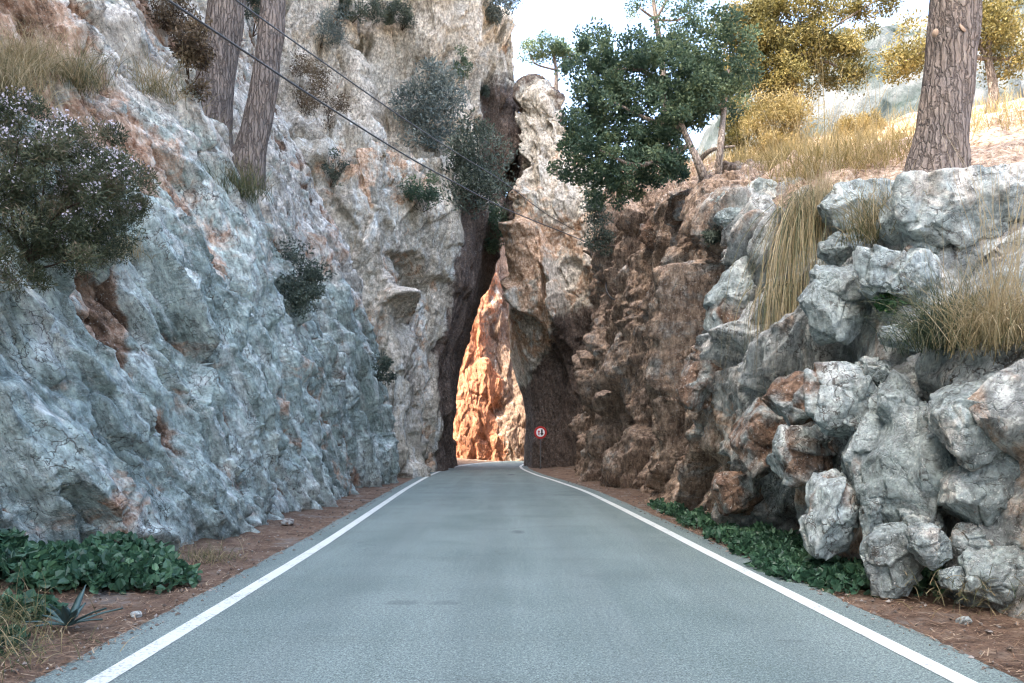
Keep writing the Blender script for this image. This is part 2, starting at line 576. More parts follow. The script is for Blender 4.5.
def mask_bl(p, d):
    z = p[:, 2]
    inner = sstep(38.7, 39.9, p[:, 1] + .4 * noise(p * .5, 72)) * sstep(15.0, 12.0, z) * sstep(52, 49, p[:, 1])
    fissure_shade = sstep(45.0, 46.2, p[:, 1] + .3 * noise(p, 95)) * sstep(12, 14, z) * sstep(24, 21, z) * sstep(-3, -1.5, p[:, 0])  # shade of the deep fissure above the opening, put into the colour
    inner = np.maximum(inner, .75 * fissure_shade)
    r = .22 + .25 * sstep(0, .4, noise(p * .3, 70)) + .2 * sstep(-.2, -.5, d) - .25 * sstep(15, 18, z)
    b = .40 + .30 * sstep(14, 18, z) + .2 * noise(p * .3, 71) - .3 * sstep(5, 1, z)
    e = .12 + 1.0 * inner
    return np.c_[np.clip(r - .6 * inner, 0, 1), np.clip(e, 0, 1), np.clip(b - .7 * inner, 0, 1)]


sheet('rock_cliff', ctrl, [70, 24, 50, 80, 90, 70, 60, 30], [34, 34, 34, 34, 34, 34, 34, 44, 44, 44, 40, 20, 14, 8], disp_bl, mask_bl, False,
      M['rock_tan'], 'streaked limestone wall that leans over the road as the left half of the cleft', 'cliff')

# ---- right half of the cleft: pale bulge over a dark foot
opr = [527, 527, 524, 513, 506, 506, 509, 510, 512, 519, 521, 524]
nf = [536, 536, 534, 530, 527, 521, 516, 517, 524, 529, 531, 534]
mb = [566, 566, 566, 564, 560, 556, 552, 550, 548, 545, 545, 546]
sr = [600, 601, 603, 607, 612, 615, 616, 616, 616, 612, 606, 600]
ctrl = [[] for _ in range(8)]
for k, z in enumerate(ZL):
    bul = float(sstep(5.0, 9.5, np.array(float(z))))
    hi = float(sstep(15, 22, np.array(float(z))))
    y1, y2, y3 = 41 - .5 * bul + 2 * hi, 44.3 - 2.0 * bul + 2 * hi, 45 - 2.0 * bul + 2 * hi
    a = [(16, 40 + 3 * hi, z), (X(sr[k] + 26, y1 - 1), y1 - 1.5, z), (X(sr[k], y1), y1, z), (X(mb[k], y2), y2, z), (X(nf[k], y3), y3, z), (X(opr[k] + 5, 46.8), 46.8, z),
         (X(opr[k], 46.8) + 1.2 + .05 * z, 49, z), (16, 51, z)]
    for j, q in enumerate(a):
        ctrl[j].append(q)
for j, col in enumerate(ctrl):
    t = col[-1]
    cap = (11, 12.5, 15, 20.0, 20.8, 21.2, 19, 10)[j]
    for i, q in enumerate(col):
        if q[2] > cap - 2:
            col[i] = (q[0], q[1], cap - 2 + (q[2] - cap + 2) * 2 / (28 - cap))
    col.append((col[-1][0] + .4, col[-1][1] + 1.5, col[-1][2] + .2))
    col.append((max(3, t[0]), 49.5, min(19, cap - .5)))
    col.append((max(6, t[0]), 51, 6))


def disp_br(p):
    z = p[:, 2]
    d = rock_disp(p, 141, 1.1, rotm('y', 14), .7, (.34, .9, 2.3, 5.5), (.75, .36, .13, .05), .5)
    fl = ridged(np.c_[p[:, 0] * .9, p[:, 1] * .9, p[:, 2] * .16 + .1 * p[:, 0]], 4, 144) - .5
    low = sstep(9, 6, z)
    edge = sstep(44.0, 45.8, p[:, 1]) * sstep(16, 13, z)
    return (d * (1 - .6 * low) + .32 * fl * (.25 + .75 * low)) * (1 - .7 * edge), None


def mask_br(p, d):
    z, x = p[:, 2], p[:, 0]
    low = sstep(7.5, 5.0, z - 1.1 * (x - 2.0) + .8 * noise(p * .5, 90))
    seam = sstep(.0, 1.0, x - .35 * (17 - z) + 1.0) * sstep(-8, 0, -abs(z - 9))
    r = .30 + .30 * sstep(0, .35, noise(p * .33, 91)) - .2 * sstep(15, 18, z)
    # a rust band down the flank of the bulge
    band = np.exp(-((x - (.4 + .23 * (15 - z))) / .8) ** 2) * sstep(16, 13, z)
    b = .60 + .25 * noise(p * .3, 92) + .1 * sstep(14, 17, z) - .35 * band
    fissure_shade = sstep(44.4, 45.6, p[:, 1] + .3 * noise(p, 95)) * sstep(11, 14, z) * sstep(23, 20, z)  # same fissure's shadow painted dark on this side
    low = np.maximum(low, .75 * fissure_shade)
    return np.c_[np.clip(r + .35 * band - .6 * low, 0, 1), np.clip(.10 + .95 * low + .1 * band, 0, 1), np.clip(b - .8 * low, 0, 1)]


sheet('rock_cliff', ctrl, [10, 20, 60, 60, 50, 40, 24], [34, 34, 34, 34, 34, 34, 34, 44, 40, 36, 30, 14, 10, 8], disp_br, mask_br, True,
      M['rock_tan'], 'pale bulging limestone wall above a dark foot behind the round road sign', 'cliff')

# ---- right bank with its shelf
RY = [-30, -18, -8, -2, 2, 4.5, 6.2, 7.6, 9.3, 11.2, 13.5, 17, 21, 25, 30, 35, 40, 46, 60, 90]
RP = {
    -30: [(6, -.4), (6.3, 1), (6.8, 2), (7.5, 3), (8.5, 4), (10, 5), (15, 7), (26, 9)],
    4.5: [(4.5, -.4), (4.65, .8), (5.0, 1.7), (5.7, 2.5), (6.5, 3.5), (8, 4.4), (14, 6.2), (26, 8)],
    7.6: [(4.1, -.4), (4.25, .9), (4.55, 1.8), (5.1, 2.9), (5.75, 4.0), (8, 4.5), (14, 6.4), (26, 8.5)],
    9.3: [(4.0, -.4), (4.1, 1), (4.3, 2.2), (4.75, 3.3), (5.5, 4.2), (7.6, 4.8), (14, 6.8), (26, 8.8)],
    11.2: [(4.1, -.4), (4.15, 1.1), (4.3, 2.4), (4.6, 3.6), (5.1, 4.6), (7.6, 5.3), (14, 7.2), (26, 9.2)],
    13.5: [(3.95, -.4), (4.05, 1.4), (4.2, 2.9), (4.45, 4.2), (4.8, 5.2), (7.8, 6.2), (14, 7.8), (26, 9.8)],
    17: [(3.9, -.4), (4.0, 1.8), (4.15, 3.7), (4.4, 5.4), (4.8, 6.7), (8.0, 7.7), (15, 9.2), (27, 11)],
    25: [(3.5, -.4), (3.7, 2.5), (4.0, 5.0), (4.4, 7.4), (5.0, 9.3), (9, 10.3), (17, 11.8), (30, 14)],
    30: [(3.1, -.4), (3.35, 2.9), (3.7, 5.8), (4.1, 8.6), (4.9, 10.9), (9.5, 12.2), (18, 14), (32, 16)],
    35: [(3.05, -.4), (3.35, 3.3), (3.8, 6.6), (4.4, 9.8), (5.3, 12.2), (10, 13.6), (19, 15.5), (34, 18)],
    40: [(3.3, -.4), (3.7, 3.5), (4.3, 7), (4.9, 10.4), (5.8, 12.8), (11, 14.3), (20, 16.5), (36, 19)],
    60: [(7, -.4), (7.5, 3.5), (8.3, 7), (9, 10), (10, 12.5), (14, 14.5), (24, 17), (40, 20)],
    90: [(12, -.4), (13, 3.5), (14, 7), (15, 9), (16, 11), (20, 13.5), (30, 16), (46, 20)],
}
ys = sorted(RP)
arr = np.array([RP[y] for y in ys], float)
ctrl = []
for y in RY:
    col = [(np.interp(y, ys, arr[:, k, 0]), y, np.interp(y, ys, arr[:, k, 1])) for k in range(8)]
    ctrl.append(col)
STRATA_R = rotm('x', -48) @ rotm('y', -8)


def disp_right(p):
    wall = sstep(7.2, 5.2, p[:, 0] - .06 * p[:, 1] * sstep(20, 40, p[:, 1]))
    d = rock_disp(p, 203, 1.0, STRATA_R, .45, (.42, 1.05, 2.7, 6.5), (.72, .40, .12, .04), .42, .08)
    d += .06 * fbm(p * 2.2, 3, 216)
    sh = .35 * fbm(p * .35, 4, 217)
    d = d * (.5 + .5 * sstep(9.0, 13.0, p[:, 1])) - .10 * sstep(11, 9, p[:, 1])
    return d * (.15 + .85 * wall) * (.4 + .6 * sstep(60, 42, p[:, 1])) + (1 - wall) * sh, None


def mask_right(p, d):
    x, y, z = p[:, 0], p[:, 1], p[:, 2]
    far = sstep(11.5, 16, y + 1.2 * noise(p * .4, 221) - .3 * z)
    shelf = sstep(4.9, 6.3, x - .05 * (y - 12))
    r = .22 + .25 * far + .25 * sstep(.05, .4, noise(p * .45, 220)) + .55 * shelf
    e = .27 + .33 * far + .25 * sstep(-.05, -.3, d) - .55 * shelf * sstep(14, 18, y)
    b = .16 - .12 * far + .22 * sstep(.05, .3, d) + .1 * shelf
    return np.c_[np.clip(r, 0, 1), np.clip(e, 0, 1), b]


M['rock_brown'] = rock_material('brown_limestone', ((.13, .145, .135), (.28, .30, .285), (.50, .525, .50)), True, 1.15,
                                ((.165, .112, .080), (.44, .325, .235)), ((.28, .14, .075), (.50, .37, .265)))
sheet('rock_bank', ctrl, [10, 12, 14, 20, 36, 50, 60, 80, 85, 85, 95, 85, 70, 65, 55, 45, 24, 16, 12],
      [70, 70, 74, 70, 60, 34, 22], disp_right, mask_right, True, M['rock_brown'],
      'rough brown and grey rock bank along the road below the dark evergreen tree', 'bank')

# ---- the sunlit wall round the bend, seen through the cleft
EZ = [-.6, 2, 5, 8, 11, 15, 22]
plan = [(-9.5, 61.5), (-7, 61.2), (-5, 60.3), (-3.2, 60.6), (-1.2, 61.8), (2, 62.6), (6, 62.6), (14, 60)]
ctrl = [[(x + .10 * z * (1 if j < 4 else 0), y + .34 * z, z) for z in EZ] for j, (x, y) in enumerate(plan)]


def disp_gap(p):
    d = rock_disp(p, 303, 1.0, None, .4, (.4, 1.0, 2.4, 6), (.35, .20, .07, .03), .4)
    d -= .9 * np.exp(-(np.linalg.norm((p - np.array([-1.0, 62.5, 4.2])) / np.array([.5, 3, .7]), axis=1)) ** 2)
    return d, None


def mask_gap(p, d):
    o = sstep(.4, -2.2, p[:, 0] + .9 * noise(p * .35, 310) + .12 * p[:, 2])
    return np.c_[np.clip(.25 + .9 * o, 0, 1), np.zeros(len(p)), .65 - .6 * o]


M['rock_orange'] = rock_material('orange_limestone', ((.12, .072, .048), (.165, .104, .072), (.21, .138, .098)), True, .6, dip=.05, pale=((.135, .086, .06), (.215, .145, .102)),
                                 rust=((.22, .070, .032), (.34, .145, .075)))
sheet('rock_cliff', ctrl, [14, 30, 40, 50, 60, 40, 20], [40, 40, 40, 34, 24, 20], disp_gap, mask_gap, False, M['rock_orange'],
      'sunlit orange rock face round the bend beyond the cleft', 'cliff')

# ---- far mountain beyond the shelf on the right
yy = [85, 120, 160, 200, 240, 275, 300, 340]
hh = [0, .12, .30, .52, .78, 1.0, .95, .4]
xs = [-60, 10, 50, 90, 130, 180, 240, 330, 450]
crest = [40, 58, 90, 124, 150, 156, 160, 140, 100]
ctrl = [[(x * (.45 + .55 * y / 275), y + .05 * x, c * h) for y, h in zip(yy, hh)] for x, c in zip(xs, crest)]


def disp_mtn(p):
    d = 9 * fbm(p * .02, 5, 401) + 5.0 * (ridged(p * np.array([.05, .05, .02]), 4, 402) - .5)
    h, e = facets(p * .09, 404, 1.0, .2)
    return d * sstep(0, 14, p[:, 2]) + 2.5 * h, None


def mask_mtn(p, d):
    return np.c_[.25 + .2 * noise(p * .03, 410), np.clip(.15 + .3 * noise(p * .04, 411), 0, 1), .5 + .2 * noise(p * .05, 412)]


s = NT('mountain_rock')
co = s.obj()
c = s.ramp(s.noise(co, .05, 9, .7, .5), [(.38, (.022, .034, .030)), (.48, (.065, .078, .08)), (.60, (.14, .15, .155))])
M['mtn'] = s.pbr(c, 1, s.bump(s.noise(co, .25, 9, .75), 1, 1.6), .1)
sheet('mountain', ctrl, [10, 20, 44, 50, 40, 30, 16, 12], [14, 22, 30, 34, 34, 20, 10], disp_mtn, mask_mtn, False, M['mtn'],
      'pale sunlit limestone mountainside far behind the big pine trunk', 'mountain')

SURF_ALL = np.concatenate(SURF[:4])
_px = CX + F * SURF_ALL[:, 0] / np.maximum(SURF_ALL[:, 1], .3)
_py = HY - F * (SURF_ALL[:, 2] - H) / np.maximum(SURF_ALL[:, 1], .3)
_front = SURF_ALL[:, 1] > 1.5


def hit(px, py, r=4):
    """point of the built rock that is seen in the direction (px, py)"""
    while True:
        m = _front & (abs(_px - px) < r) & (abs(_py - py) < r)
        if m.sum() >= 3:
            break
        r *= 1.5
    d = np.sort(SURF_ALL[m, 1])
    d = d[min(len(d) // 6, len(d) - 1)]
    return P(px, py, d)


def shelf_z(x, y):
    b = SURF[3]
    k = np.argmin((b[:, 0] - x) ** 2 + (b[:, 1] - y) ** 2)
    return float(b[k, 2])


# ------------------------------------------------------------------ ground, road, verges
s = NT('far_ground')
co = s.obj()
M['ground'] = s.pbr(s.ramp(s.noise(co, .15, 8, .7), [(.35, (.07, .075, .045)), (.6, (.22, .18, .12))]), 1)
g = mesh_obj('ground', [(-900, -400, -.5), (900, -400, -.5), (900, 1500, -.5), (-900, 1500, -.5)], [(0, 1, 2, 3)], M['ground'])
tag(g, 'dry earth below the road and the cliffs', 'ground', kind='structure')

LYS = [-12, 0, 5, 6.6, 11, 13.5, 18, 22.6, 25, 31, 35, 40, 44, 48, 52, 57, 62]
LXL = [-2.44, -2.50, -2.575, -2.61, -2.72, -2.82, -3.02, -3.22, -3.32, -3.5, -3.58, -3.58, -3.45, -3.15, -2.6, -1.4, .6]
LXR = [2.92, 2.88, 2.81, 2.76, 2.62, 2.56, 2.42, 2.25, 2.1, 1.55, 1.1, .72, .52, .50, .8, 1.9, 3.9]
yd = np.linspace(-12, 60.5, 900)


def smooth1(v):
    k = np.hanning(41)
    k /= k.sum()
    e = np.pad(v, 20, mode='reflect', reflect_type='odd')
    return np.convolve(e, k, 'valid')


XL = smooth1(np.interp(yd, LYS, LXL))
XR = smooth1(np.interp(yd, LYS, LXR))


def line_l(y):
    return np.interp(y, yd, XL)


def line_r(y):
    return np.interp(y, yd, XR)


def strip(name, ya, fa, fb, ncross, z, mat, label, cat, zf=None, attrs=None):
    t = np.linspace(0, 1, ncross + 1)
    A, B = fa(ya), fb(ya)
    x = A[:, None] + (B - A)[:, None] * t
    y = np.repeat(ya[:, None], ncross + 1, 1)
    v = np.stack([x, y, np.full_like(x, z)], -1).reshape(-1, 3)
    if zf is not None:
        v[:, 2] += zf(v, np.tile(t, len(ya)))
    n, m = len(ya), ncross + 1
    idx = np.arange(n * m).reshape(n, m)
    q = np.stack([idx[:-1, :-1], idx[:-1, 1:], idx[1:, 1:], idx[1:, :-1]], -1).reshape(-1, 4)
    o = mesh_obj(name, v, q, mat, attrs=attrs(v) if attrs else None)
    return tag(o, label, cat, kind='structure')


s = NT('old_asphalt')
co = s.obj()
n1 = s.noise(co, .55, 6, .6, .4)
c = s.ramp(n1, [(.3, (.108, .146, .136)), (.7, (.158, .203, .190))])
lg = s.noise(s.map(co, (1.3, .10, 1)), 1.0, 5, .6)
c = s.mix(s.rng(lg, .42, .62, 0, .45), c, (.180, .226, .212))
tr = s.noise(s.map(co, (.35, 1.1, 1)), 1.4, 6, .65)
c = s.mix(s.rng(tr, .52, .68, 0, .4), c, (.11, .140, .13))
ag = s.noise(co, 75, 4, .75)
c = s.mix(1, c, s.ramp(ag, [(.34, (.30, .30, .30)), (.5, (1, 1, 1)), (.64, (1.9, 1.86, 1.8))]), 'MULTIPLY')
ag2 = s.noise(co, 28, 6, .75)
c = s.mix(1, c, s.ramp(ag2, [(.32, (.58, .58, .58)), (.5, (1, 1, 1)), (.68, (1.45, 1.44, 1.4))]), 'MULTIPLY')
a2 = s.noise(co, 17, 3, .6)
c = s.mix(s.rng(a2, .64, .70, 0, .45), c, (.055, .062, .065))
ck = s.n('TexVoronoi', feature='DISTANCE_TO_EDGE', i_Scale=.55)
cw = s.n('VectorMath', operation='ADD')
cn = s.n('TexNoise', i_Scale=1.6, i_Detail=6.0, i_Roughness=.65)
s.put(cn.inputs['Vector'], co)
s.put(cw.inputs[0], co)
s.put(cw.inputs[1], cn.outputs['Color'])
s.put(ck.inputs['Vector'], cw.outputs[0])
cf = s.math('MULTIPLY', s.rng(ck.outputs['Distance'], .0, .007, 1, 0), s.rng(s.noise(co, .35, 3, .5), .50, .60, 0, .75))
c = s.mix(cf, c, (.05, .055, .055))
sx = s.n('SeparateXYZ')
s.put(sx.inputs[0], co)
for wx in (-1.7, -.35, .75, 2.0):
    dx = s.math('ABSOLUTE', s.math('SUBTRACT', s.math('ADD', sx.outputs[0], s.math('MULTIPLY', s.noise(s.map(co, (0, .06, 0)), 1.0, 2, .5), .5)), wx + .25))
    c = s.mix(s.math('MULTIPLY', s.rng(dx, .40, .05, 0, .30), s.noise(s.map(co, (1, .15, 1)), 2.0, 5, .6)), c, (.095, .115, .112))
c = s.mix(s.attr('stain').outputs['Fac'], c, (.062, .075, .08))
M['asphalt'] = s.pbr(c, .85, s.bump(s.math('ADD', ag, s.math('MULTIPLY', s.noise(co, 9, 6, .6), .5)), .55, .012), .3)

ya = np.concatenate([np.linspace(-12, 4, 40), np.linspace(4, 30, 520)[1:], np.linspace(30, 60.5, 180)[1:]])


def wob(y, k):
    return .04 * noise(np.c_[y * .9, y * 0 + k, y * 0], k) + .03 * noise(np.c_[y * 9, y * 0 + k, y * 0], k)


def stain(v):
    s = np.zeros(len(v))
    for cx, cy, rx, ry, k in ((-1.02, 7.42, .17, .12, .4), (-.62, 7.42, .16, .10, .35), (.1, 13.2, .10, .25, .6), (-.02, 35.6, .16, .5, .8),
                              (2.1, 6.0, .10, .05, .4), (1.2, 8.8, .5, .3, .10)):
        q = ((v[:, 0] - cx) / rx) ** 2 + ((v[:, 1] - cy) / ry) ** 2 + .5 * noise(v * 9, 3)
        s = np.maximum(s, k * sstep(1.2, .5, q))
    return {'stain': ('FLOAT', s)}


strip('road', ya, lambda y: line_l(y) - .42 + wob(y, 1), lambda y: line_r(y) + .40 + wob(y, 2), 90, 0.0, M['asphalt'],
      'worn grey asphalt road running straight into the cleft', 'road', attrs=stain)
s = NT('road_paint')
co = s.obj()
wn = s.noise(co, 30, 7, .75)
wl = s.noise(co, 2.0, 4, .6)
c = s.mix(s.rng(s.math('ADD', wn, s.math('MULTIPLY', wl, .35)), .69, .83, 0, .85), (.58, .615, .565), (.24, .26, .235))
M['paint'] = s.pbr(c, .7, s.bump(s.noise(co, 75, 4, .75), .3, .01), .3)
for f, lab, kk in ((line_l, 'white edge line on the cliff side of the road, left of the lane', 5), (line_r, 'white edge line on the boulder side of the road, ending by the sign', 6)):
    strip('edge_line', ya, lambda y: f(y) - .075 + .09 * wob(y, kk), lambda y: f(y) + .075 + .09 * wob(y, kk + 3), 2, .005, M['paint'], lab, 'road marking')

s = NT('needle_verge')
co = s.obj()
c = s.ramp(s.noise(co, 2.2, 8, .7), [(.3, (.085, .058, .042)), (.5, (.17, .115, .082)), (.72, (.28, .215, .16))])
c = s.mix(s.rng(s.noise(co, 38, 5, .7), .56, .68, 0, .8), c, (.36, .25, .16))
c = s.mix(s.rng(s.noise(co, 30, 5, .7), .44, .36, 0, .8), c, (.045, .03, .022))
c = s.mix(s.rng(s.noise(co, 1.1, 5, .6), .56, .66, 0, .6), c, (.21, .20, .18))
M['verge'] = s.pbr(c, .95, s.bump(s.noise(co, 28, 8, .75), .9, .035), .1)


def vz(sgn):
    def f(v, t):
        tt = t if sgn > 0 else 1 - t
        return -.03 + .30 * tt ** 1.5 + .05 * fbm(v * 1.6, 4, 9) * sstep(.1, .35, tt) + .025 * fbm(v * 7, 3, 10) * sstep(.06, .2, tt)
    return f


yv = np.concatenate([np.linspace(-12, 3, 30), np.linspace(3, 22, 380)[1:], np.linspace(22, 60.5, 180)[1:]])
strip('verge', yv, lambda y: line_l(y) - 4.6, lambda y: line_l(y) - .28, 80, 0, M['verge'],
      'strip of brown pine needles and earth between road and tall grey cliff', 'verge', vz(-1))
strip('verge', yv, lambda y: line_r(y) + .28, lambda y: line_r(y) + 4.6, 80, 0, M['verge'],
      'strip of brown pine needles and earth between road and boulders', 'verge', vz(1))
# ------------------------------------------------------------------ plants
def frames(n, up=.3, out=None, outw=.0):
    a = rng.normal(size=(n, 3))
    a /= np.linalg.norm(a, axis=1, keepdims=True)
    a[:, 2] += up
    if out is not None:
        a += out * outw
    a /= np.linalg.norm(a, axis=1, keepdims=True) + 1e-9
    b = np.cross(a, rng.normal(size=(n, 3)))
    b /= np.linalg.norm(b, axis=1, keepdims=True) + 1e-9
    return a, b, np.cross(a, b)


def leaves(name, pos, length, width, tone, mat, parent=None, up=.3, out=None, outw=0.0, broad=False):
    n = len(pos)
    a, b, c = frames(n, up, out, outw)
    L = (length * rng.uniform(.65, 1.25, n))[:, None]
    W = (width * rng.uniform(.7, 1.25, n))[:, None]
    if broad:
        st = [(0, 0, 0), (.32, -.5, .10), (.72, -.34, .06), (1, 0, -.10), (.72, .34, .06), (.32, .5, .10)]
    else:
        st = [(0, 0, 0), (.45, -.5, .08), (1, 0, -.05), (.45, .5, .08)]
    v = np.stack([pos + a * L * s + b * W * t + c * L * u for s, t, u in st], 1)
    k = len(st)
    v = v.reshape(-1, 3)
    base = np.arange(n)[:, None] * k
    if broad:
        f = np.concatenate([base + np.array([[0, 1, 2, 3]]), base + np.array([[0, 3, 4, 5]])])
    else:
        f = base + np.arange(4)[None]
    return mesh_obj(name, v, f, mat, parent, False, {'tone': ('FLOAT', np.repeat(np.clip(tone, 0, 1), k))})


def tube(name, pts, rad, mat, parent=None, seg=8, dens=1, rough=0.0):
    pts = catmull(np.array(pts, float), [max(2, int(dens * 5))] * (len(pts) - 1))
    rad = np.interp(np.linspace(0, 1, len(pts)), np.linspace(0, 1, len(rad)), rad)
    t = np.gradient(pts, axis=0)
    t /= np.linalg.norm(t, axis=1, keepdims=True) + 1e-9
    ref = np.array([.31, .95, .05]) if abs(t[0][1]) < .8 else np.array([1, .1, 0.])
    u = np.cross(t, ref)
    u /= np.linalg.norm(u, axis=1, keepdims=True) + 1e-9
    w2 = np.cross(t, u)
    th = np.linspace(0, 2 * np.pi, seg, endpoint=False)
    ring = u[:, None] * np.cos(th)[None, :, None] + w2[:, None] * np.sin(th)[None, :, None]
    r = np.repeat(rad[:, None], seg, 1)
    if rough:
        q = np.concatenate([(pts[:, None] + ring * rad[:, None, None]).reshape(-1, 3)])
        fur = ridged(q * np.array([7, 7, 1.6]), 4, 51).reshape(r.shape)
        h, e = facets(q * np.array([8, 8, 2.6]), 52, .4, .3)
        r = r + rough * ((fur - .6) * .9 + .5 * h.reshape(r.shape)) + .10 * rad[:, None] * noise(q * 1.3, 53).reshape(r.shape)
    v = (pts[:, None] + ring * r[:, :, None]).reshape(-1, 3)
    n = len(pts)
    idx = np.arange(n * seg).reshape(n, seg)
    j = np.roll(idx, -1, 1)
    q = np.stack([idx[:-1], j[:-1], j[1:], idx[1:]], -1).reshape(-1, 4)
    caps = [tuple(idx[0][::-1]), tuple(idx[-1])]
    return mesh_obj(name, v, [tuple(int(k) for k in x) for x in q] + [tuple(int(k) for k in x) for x in caps], mat, parent)


def clumps(center, radii, n, shell=.55, squash=None):
    a = rng.normal(size=(n, 3))
    a /= np.linalg.norm(a, axis=1, keepdims=True)
    r = rng.uniform(shell, 1, n) ** .7
    return center + a * r[:, None] * np.asarray(radii)


def puff(cs, rad, per):
    """leaf places round clump centres, with each clump's own tone"""
    n = len(cs)
    k = rng.integers(int(per * .5), int(per * 1.5) + 1, n)
    idx = np.repeat(np.arange(n), k)
    a = rng.normal(size=(len(idx), 3))
    a /= np.linalg.norm(a, axis=1, keepdims=True)
    rr = rad * rng.uniform(.6, 1.3, n)
    pos = cs[idx] + a * (rng.uniform(0, 1, len(idx)) ** .45 * rr[idx])[:, None] * np.array([1, 1, .75])
    tone = rng.uniform(.15, .7, n)[idx] + rng.normal(0, .16, len(idx))
    return pos, tone, a


def shrub(name, label, group, base, center, radii, ncl, per, crad, size, mat, stems=4, up=.35, flowers=0, cat='shrub', width=.42, outw=.5):
    t = thing(name, base, label, cat, group)
    cs = clumps(np.asarray(center), radii, ncl, .25)
    pos, tone, a = puff(cs, crad, per)
    leaves('foliage', pos, size, size * width, tone, mat, t, up, a, outw)
    if flowers:
        top = cs[np.argsort(-(cs[:, 2] + .6 * rng.normal(size=len(cs)) * radii[2] - .5 * (cs[:, 1] - center[1])))[:max(5, len(cs) // 2)]]
        fp, ft, fa = puff(top + np.array([0, -.04, .07]), crad * .75, flowers / len(top))
        leaves('blossoms', fp, .030, .026, ft + .3, M['flower'], t, .6)
    for k in range(stems):
        c = cs[rng.integers(len(cs))]
        b = np.asarray(base)
        mid = (b + c) * .5 + rng.normal(size=3) * .08 * np.linalg.norm(c - b)
        tube('stem', [b, mid, c], [.012 + .012 * max(radii), .008 + .006 * max(radii), .004], M['stem'], t, 6)
    return t


def tuft(name, label, group, base, n, length, spread, out=(0, 0, 0), stiff=.5, mat=None, width=.007, t0=(.1, .9), stalks=0, stalk_len=1.3, rad=.12, cat='grass tuft'):
    t = thing(name, base, label, cat, group)

    def blades(nm, n, length, spread, stiff, width, lo, hi, seg=7):
        out_ = np.asarray(out, float)
        p = np.asarray(base) + rng.normal(size=(n, 3)) * np.array([rad, rad, rad * .25])
        d = rng.normal(size=(n, 3)) * spread
        d[:, 2] = np.abs(d[:, 2]) * .5 + 1.0
        d += out_
        d /= np.linalg.norm(d, axis=1, keepdims=True)
        L = length * rng.uniform(.45, 1.15, n)
        g = (1 - stiff) * rng.uniform(.5, 1.5, n) * .42
        side = np.cross(d, rng.normal(size=(n, 3)))
        side /= np.linalg.norm(side, axis=1, keepdims=True)
        rows = []
        q = p.copy()
        for k in range(seg + 1):
            wv = width * (1 - (k / seg) ** 1.6 * .85)
            rows.append(np.stack([q - side * wv * .5, q + side * wv * .5], 1))
            q = q + d * (L / seg)[:, None]
            d[:, 2] -= g * (.5 + k * .18)
            d += rng.normal(size=(n, 3)) * .05
            d /= np.linalg.norm(d, axis=1, keepdims=True)
        v = np.stack(rows, 1).reshape(-1, 3)
        b = (np.arange(n) * (seg + 1) * 2)[:, None]
        f = np.concatenate([b + np.array([[2 * k, 2 * k + 1, 2 * k + 3, 2 * k + 2]]) for k in range(seg)])
        tn = np.repeat(np.clip(rng.uniform(lo, hi, n), 0, 1), (seg + 1) * 2) + np.tile(np.repeat(np.linspace(-.1, .15, seg + 1), 2), n)
        mesh_obj(nm, v, f, mat, t, True, {'tone': ('FLOAT', np.clip(tn, 0, 1))})

    blades('blades', n, length, spread, stiff, width, *t0)
    if stalks:
        blades('stalks', stalks, stalk_len, spread * .45, .93, width * 1.1, .75, 1.0)
    return t


# ---- the trees
def grow(root, start, d, length, rad, depth, tips, mat, droop=.0, name='limb', wander=.25, make=True):
    n = 4
    pts = [np.array(start, float)]
    d = np.array(d, float)
    for k in range(n):
        d = d + rng.normal(size=3) * wander * .5
        d[2] -= droop * .1
        d /= np.linalg.norm(d)
        pts.append(pts[-1] + d * length / n)
    if make:
        tube(name, pts, [rad, rad * .6], mat, root, 7)
    if depth == 0:
        tips.append(pts[-1])
        tips.append(pts[-2])
        return
    for k in range(rng.integers(2, 4)):
        nd = d + rng.normal(size=3) * .75
        nd /= np.linalg.norm(nd)
        grow(root, pts[-1] if k < 2 else pts[2], nd, length * rng.uniform(.6, .85), rad * .55, depth - 1, tips, mat, droop, 'branch', wander, make and depth > 1)


def pine(name, label, base, top_d, height, r0, crown_c, crown_r, ncl, per, crad, lsize, mat, bark, path=None, group=None, scars=(), seg=64, tone=0.0, roots=0):
    t = thing(name, base, label, 'pine tree', group)
    base = np.asarray(base, float)
    if path is None:
        path = [base + np.array([0, 0, -.4]), base + np.asarray(top_d) * height * .5, base + np.asarray(top_d) * height]
    dens = max(2, int(np.linalg.norm(np.asarray(path[-1]) - path[0]) / len(path) * 5))
    tr = tube('trunk', path, r0, bark, t, seg, dens, .028 if seg > 30 else .01)
    for (c, nrm, r) in scars:
        v, f = disc(np.asarray(c), np.asarray(nrm), r, .012, 11, 1.25)
        sc = mesh_obj('branch_scar', v, f, M['heart'], tr)
    cc = np.asarray(crown_c, float)
    cs = clumps(cc, crown_r, ncl, .3)
    top = np.asarray(path[-1])
    for k in range(6):
        c = cs[rng.integers(len(cs))]
        b = top + (np.asarray(path[-2]) - top) * rng.uniform(0, .25)
        tube('limb', [b, (b + c) * .5 + rng.normal(size=3) * .12 * np.linalg.norm(c - b), c], [r0[-1] * .45, r0[-1] * .28, .02], bark, t, 8)
    pos, tn, a = puff(cs, crad, per)
    leaves('crown', pos, lsize, lsize * .35, tn + tone, mat, t, .2, a, .5)
    return t


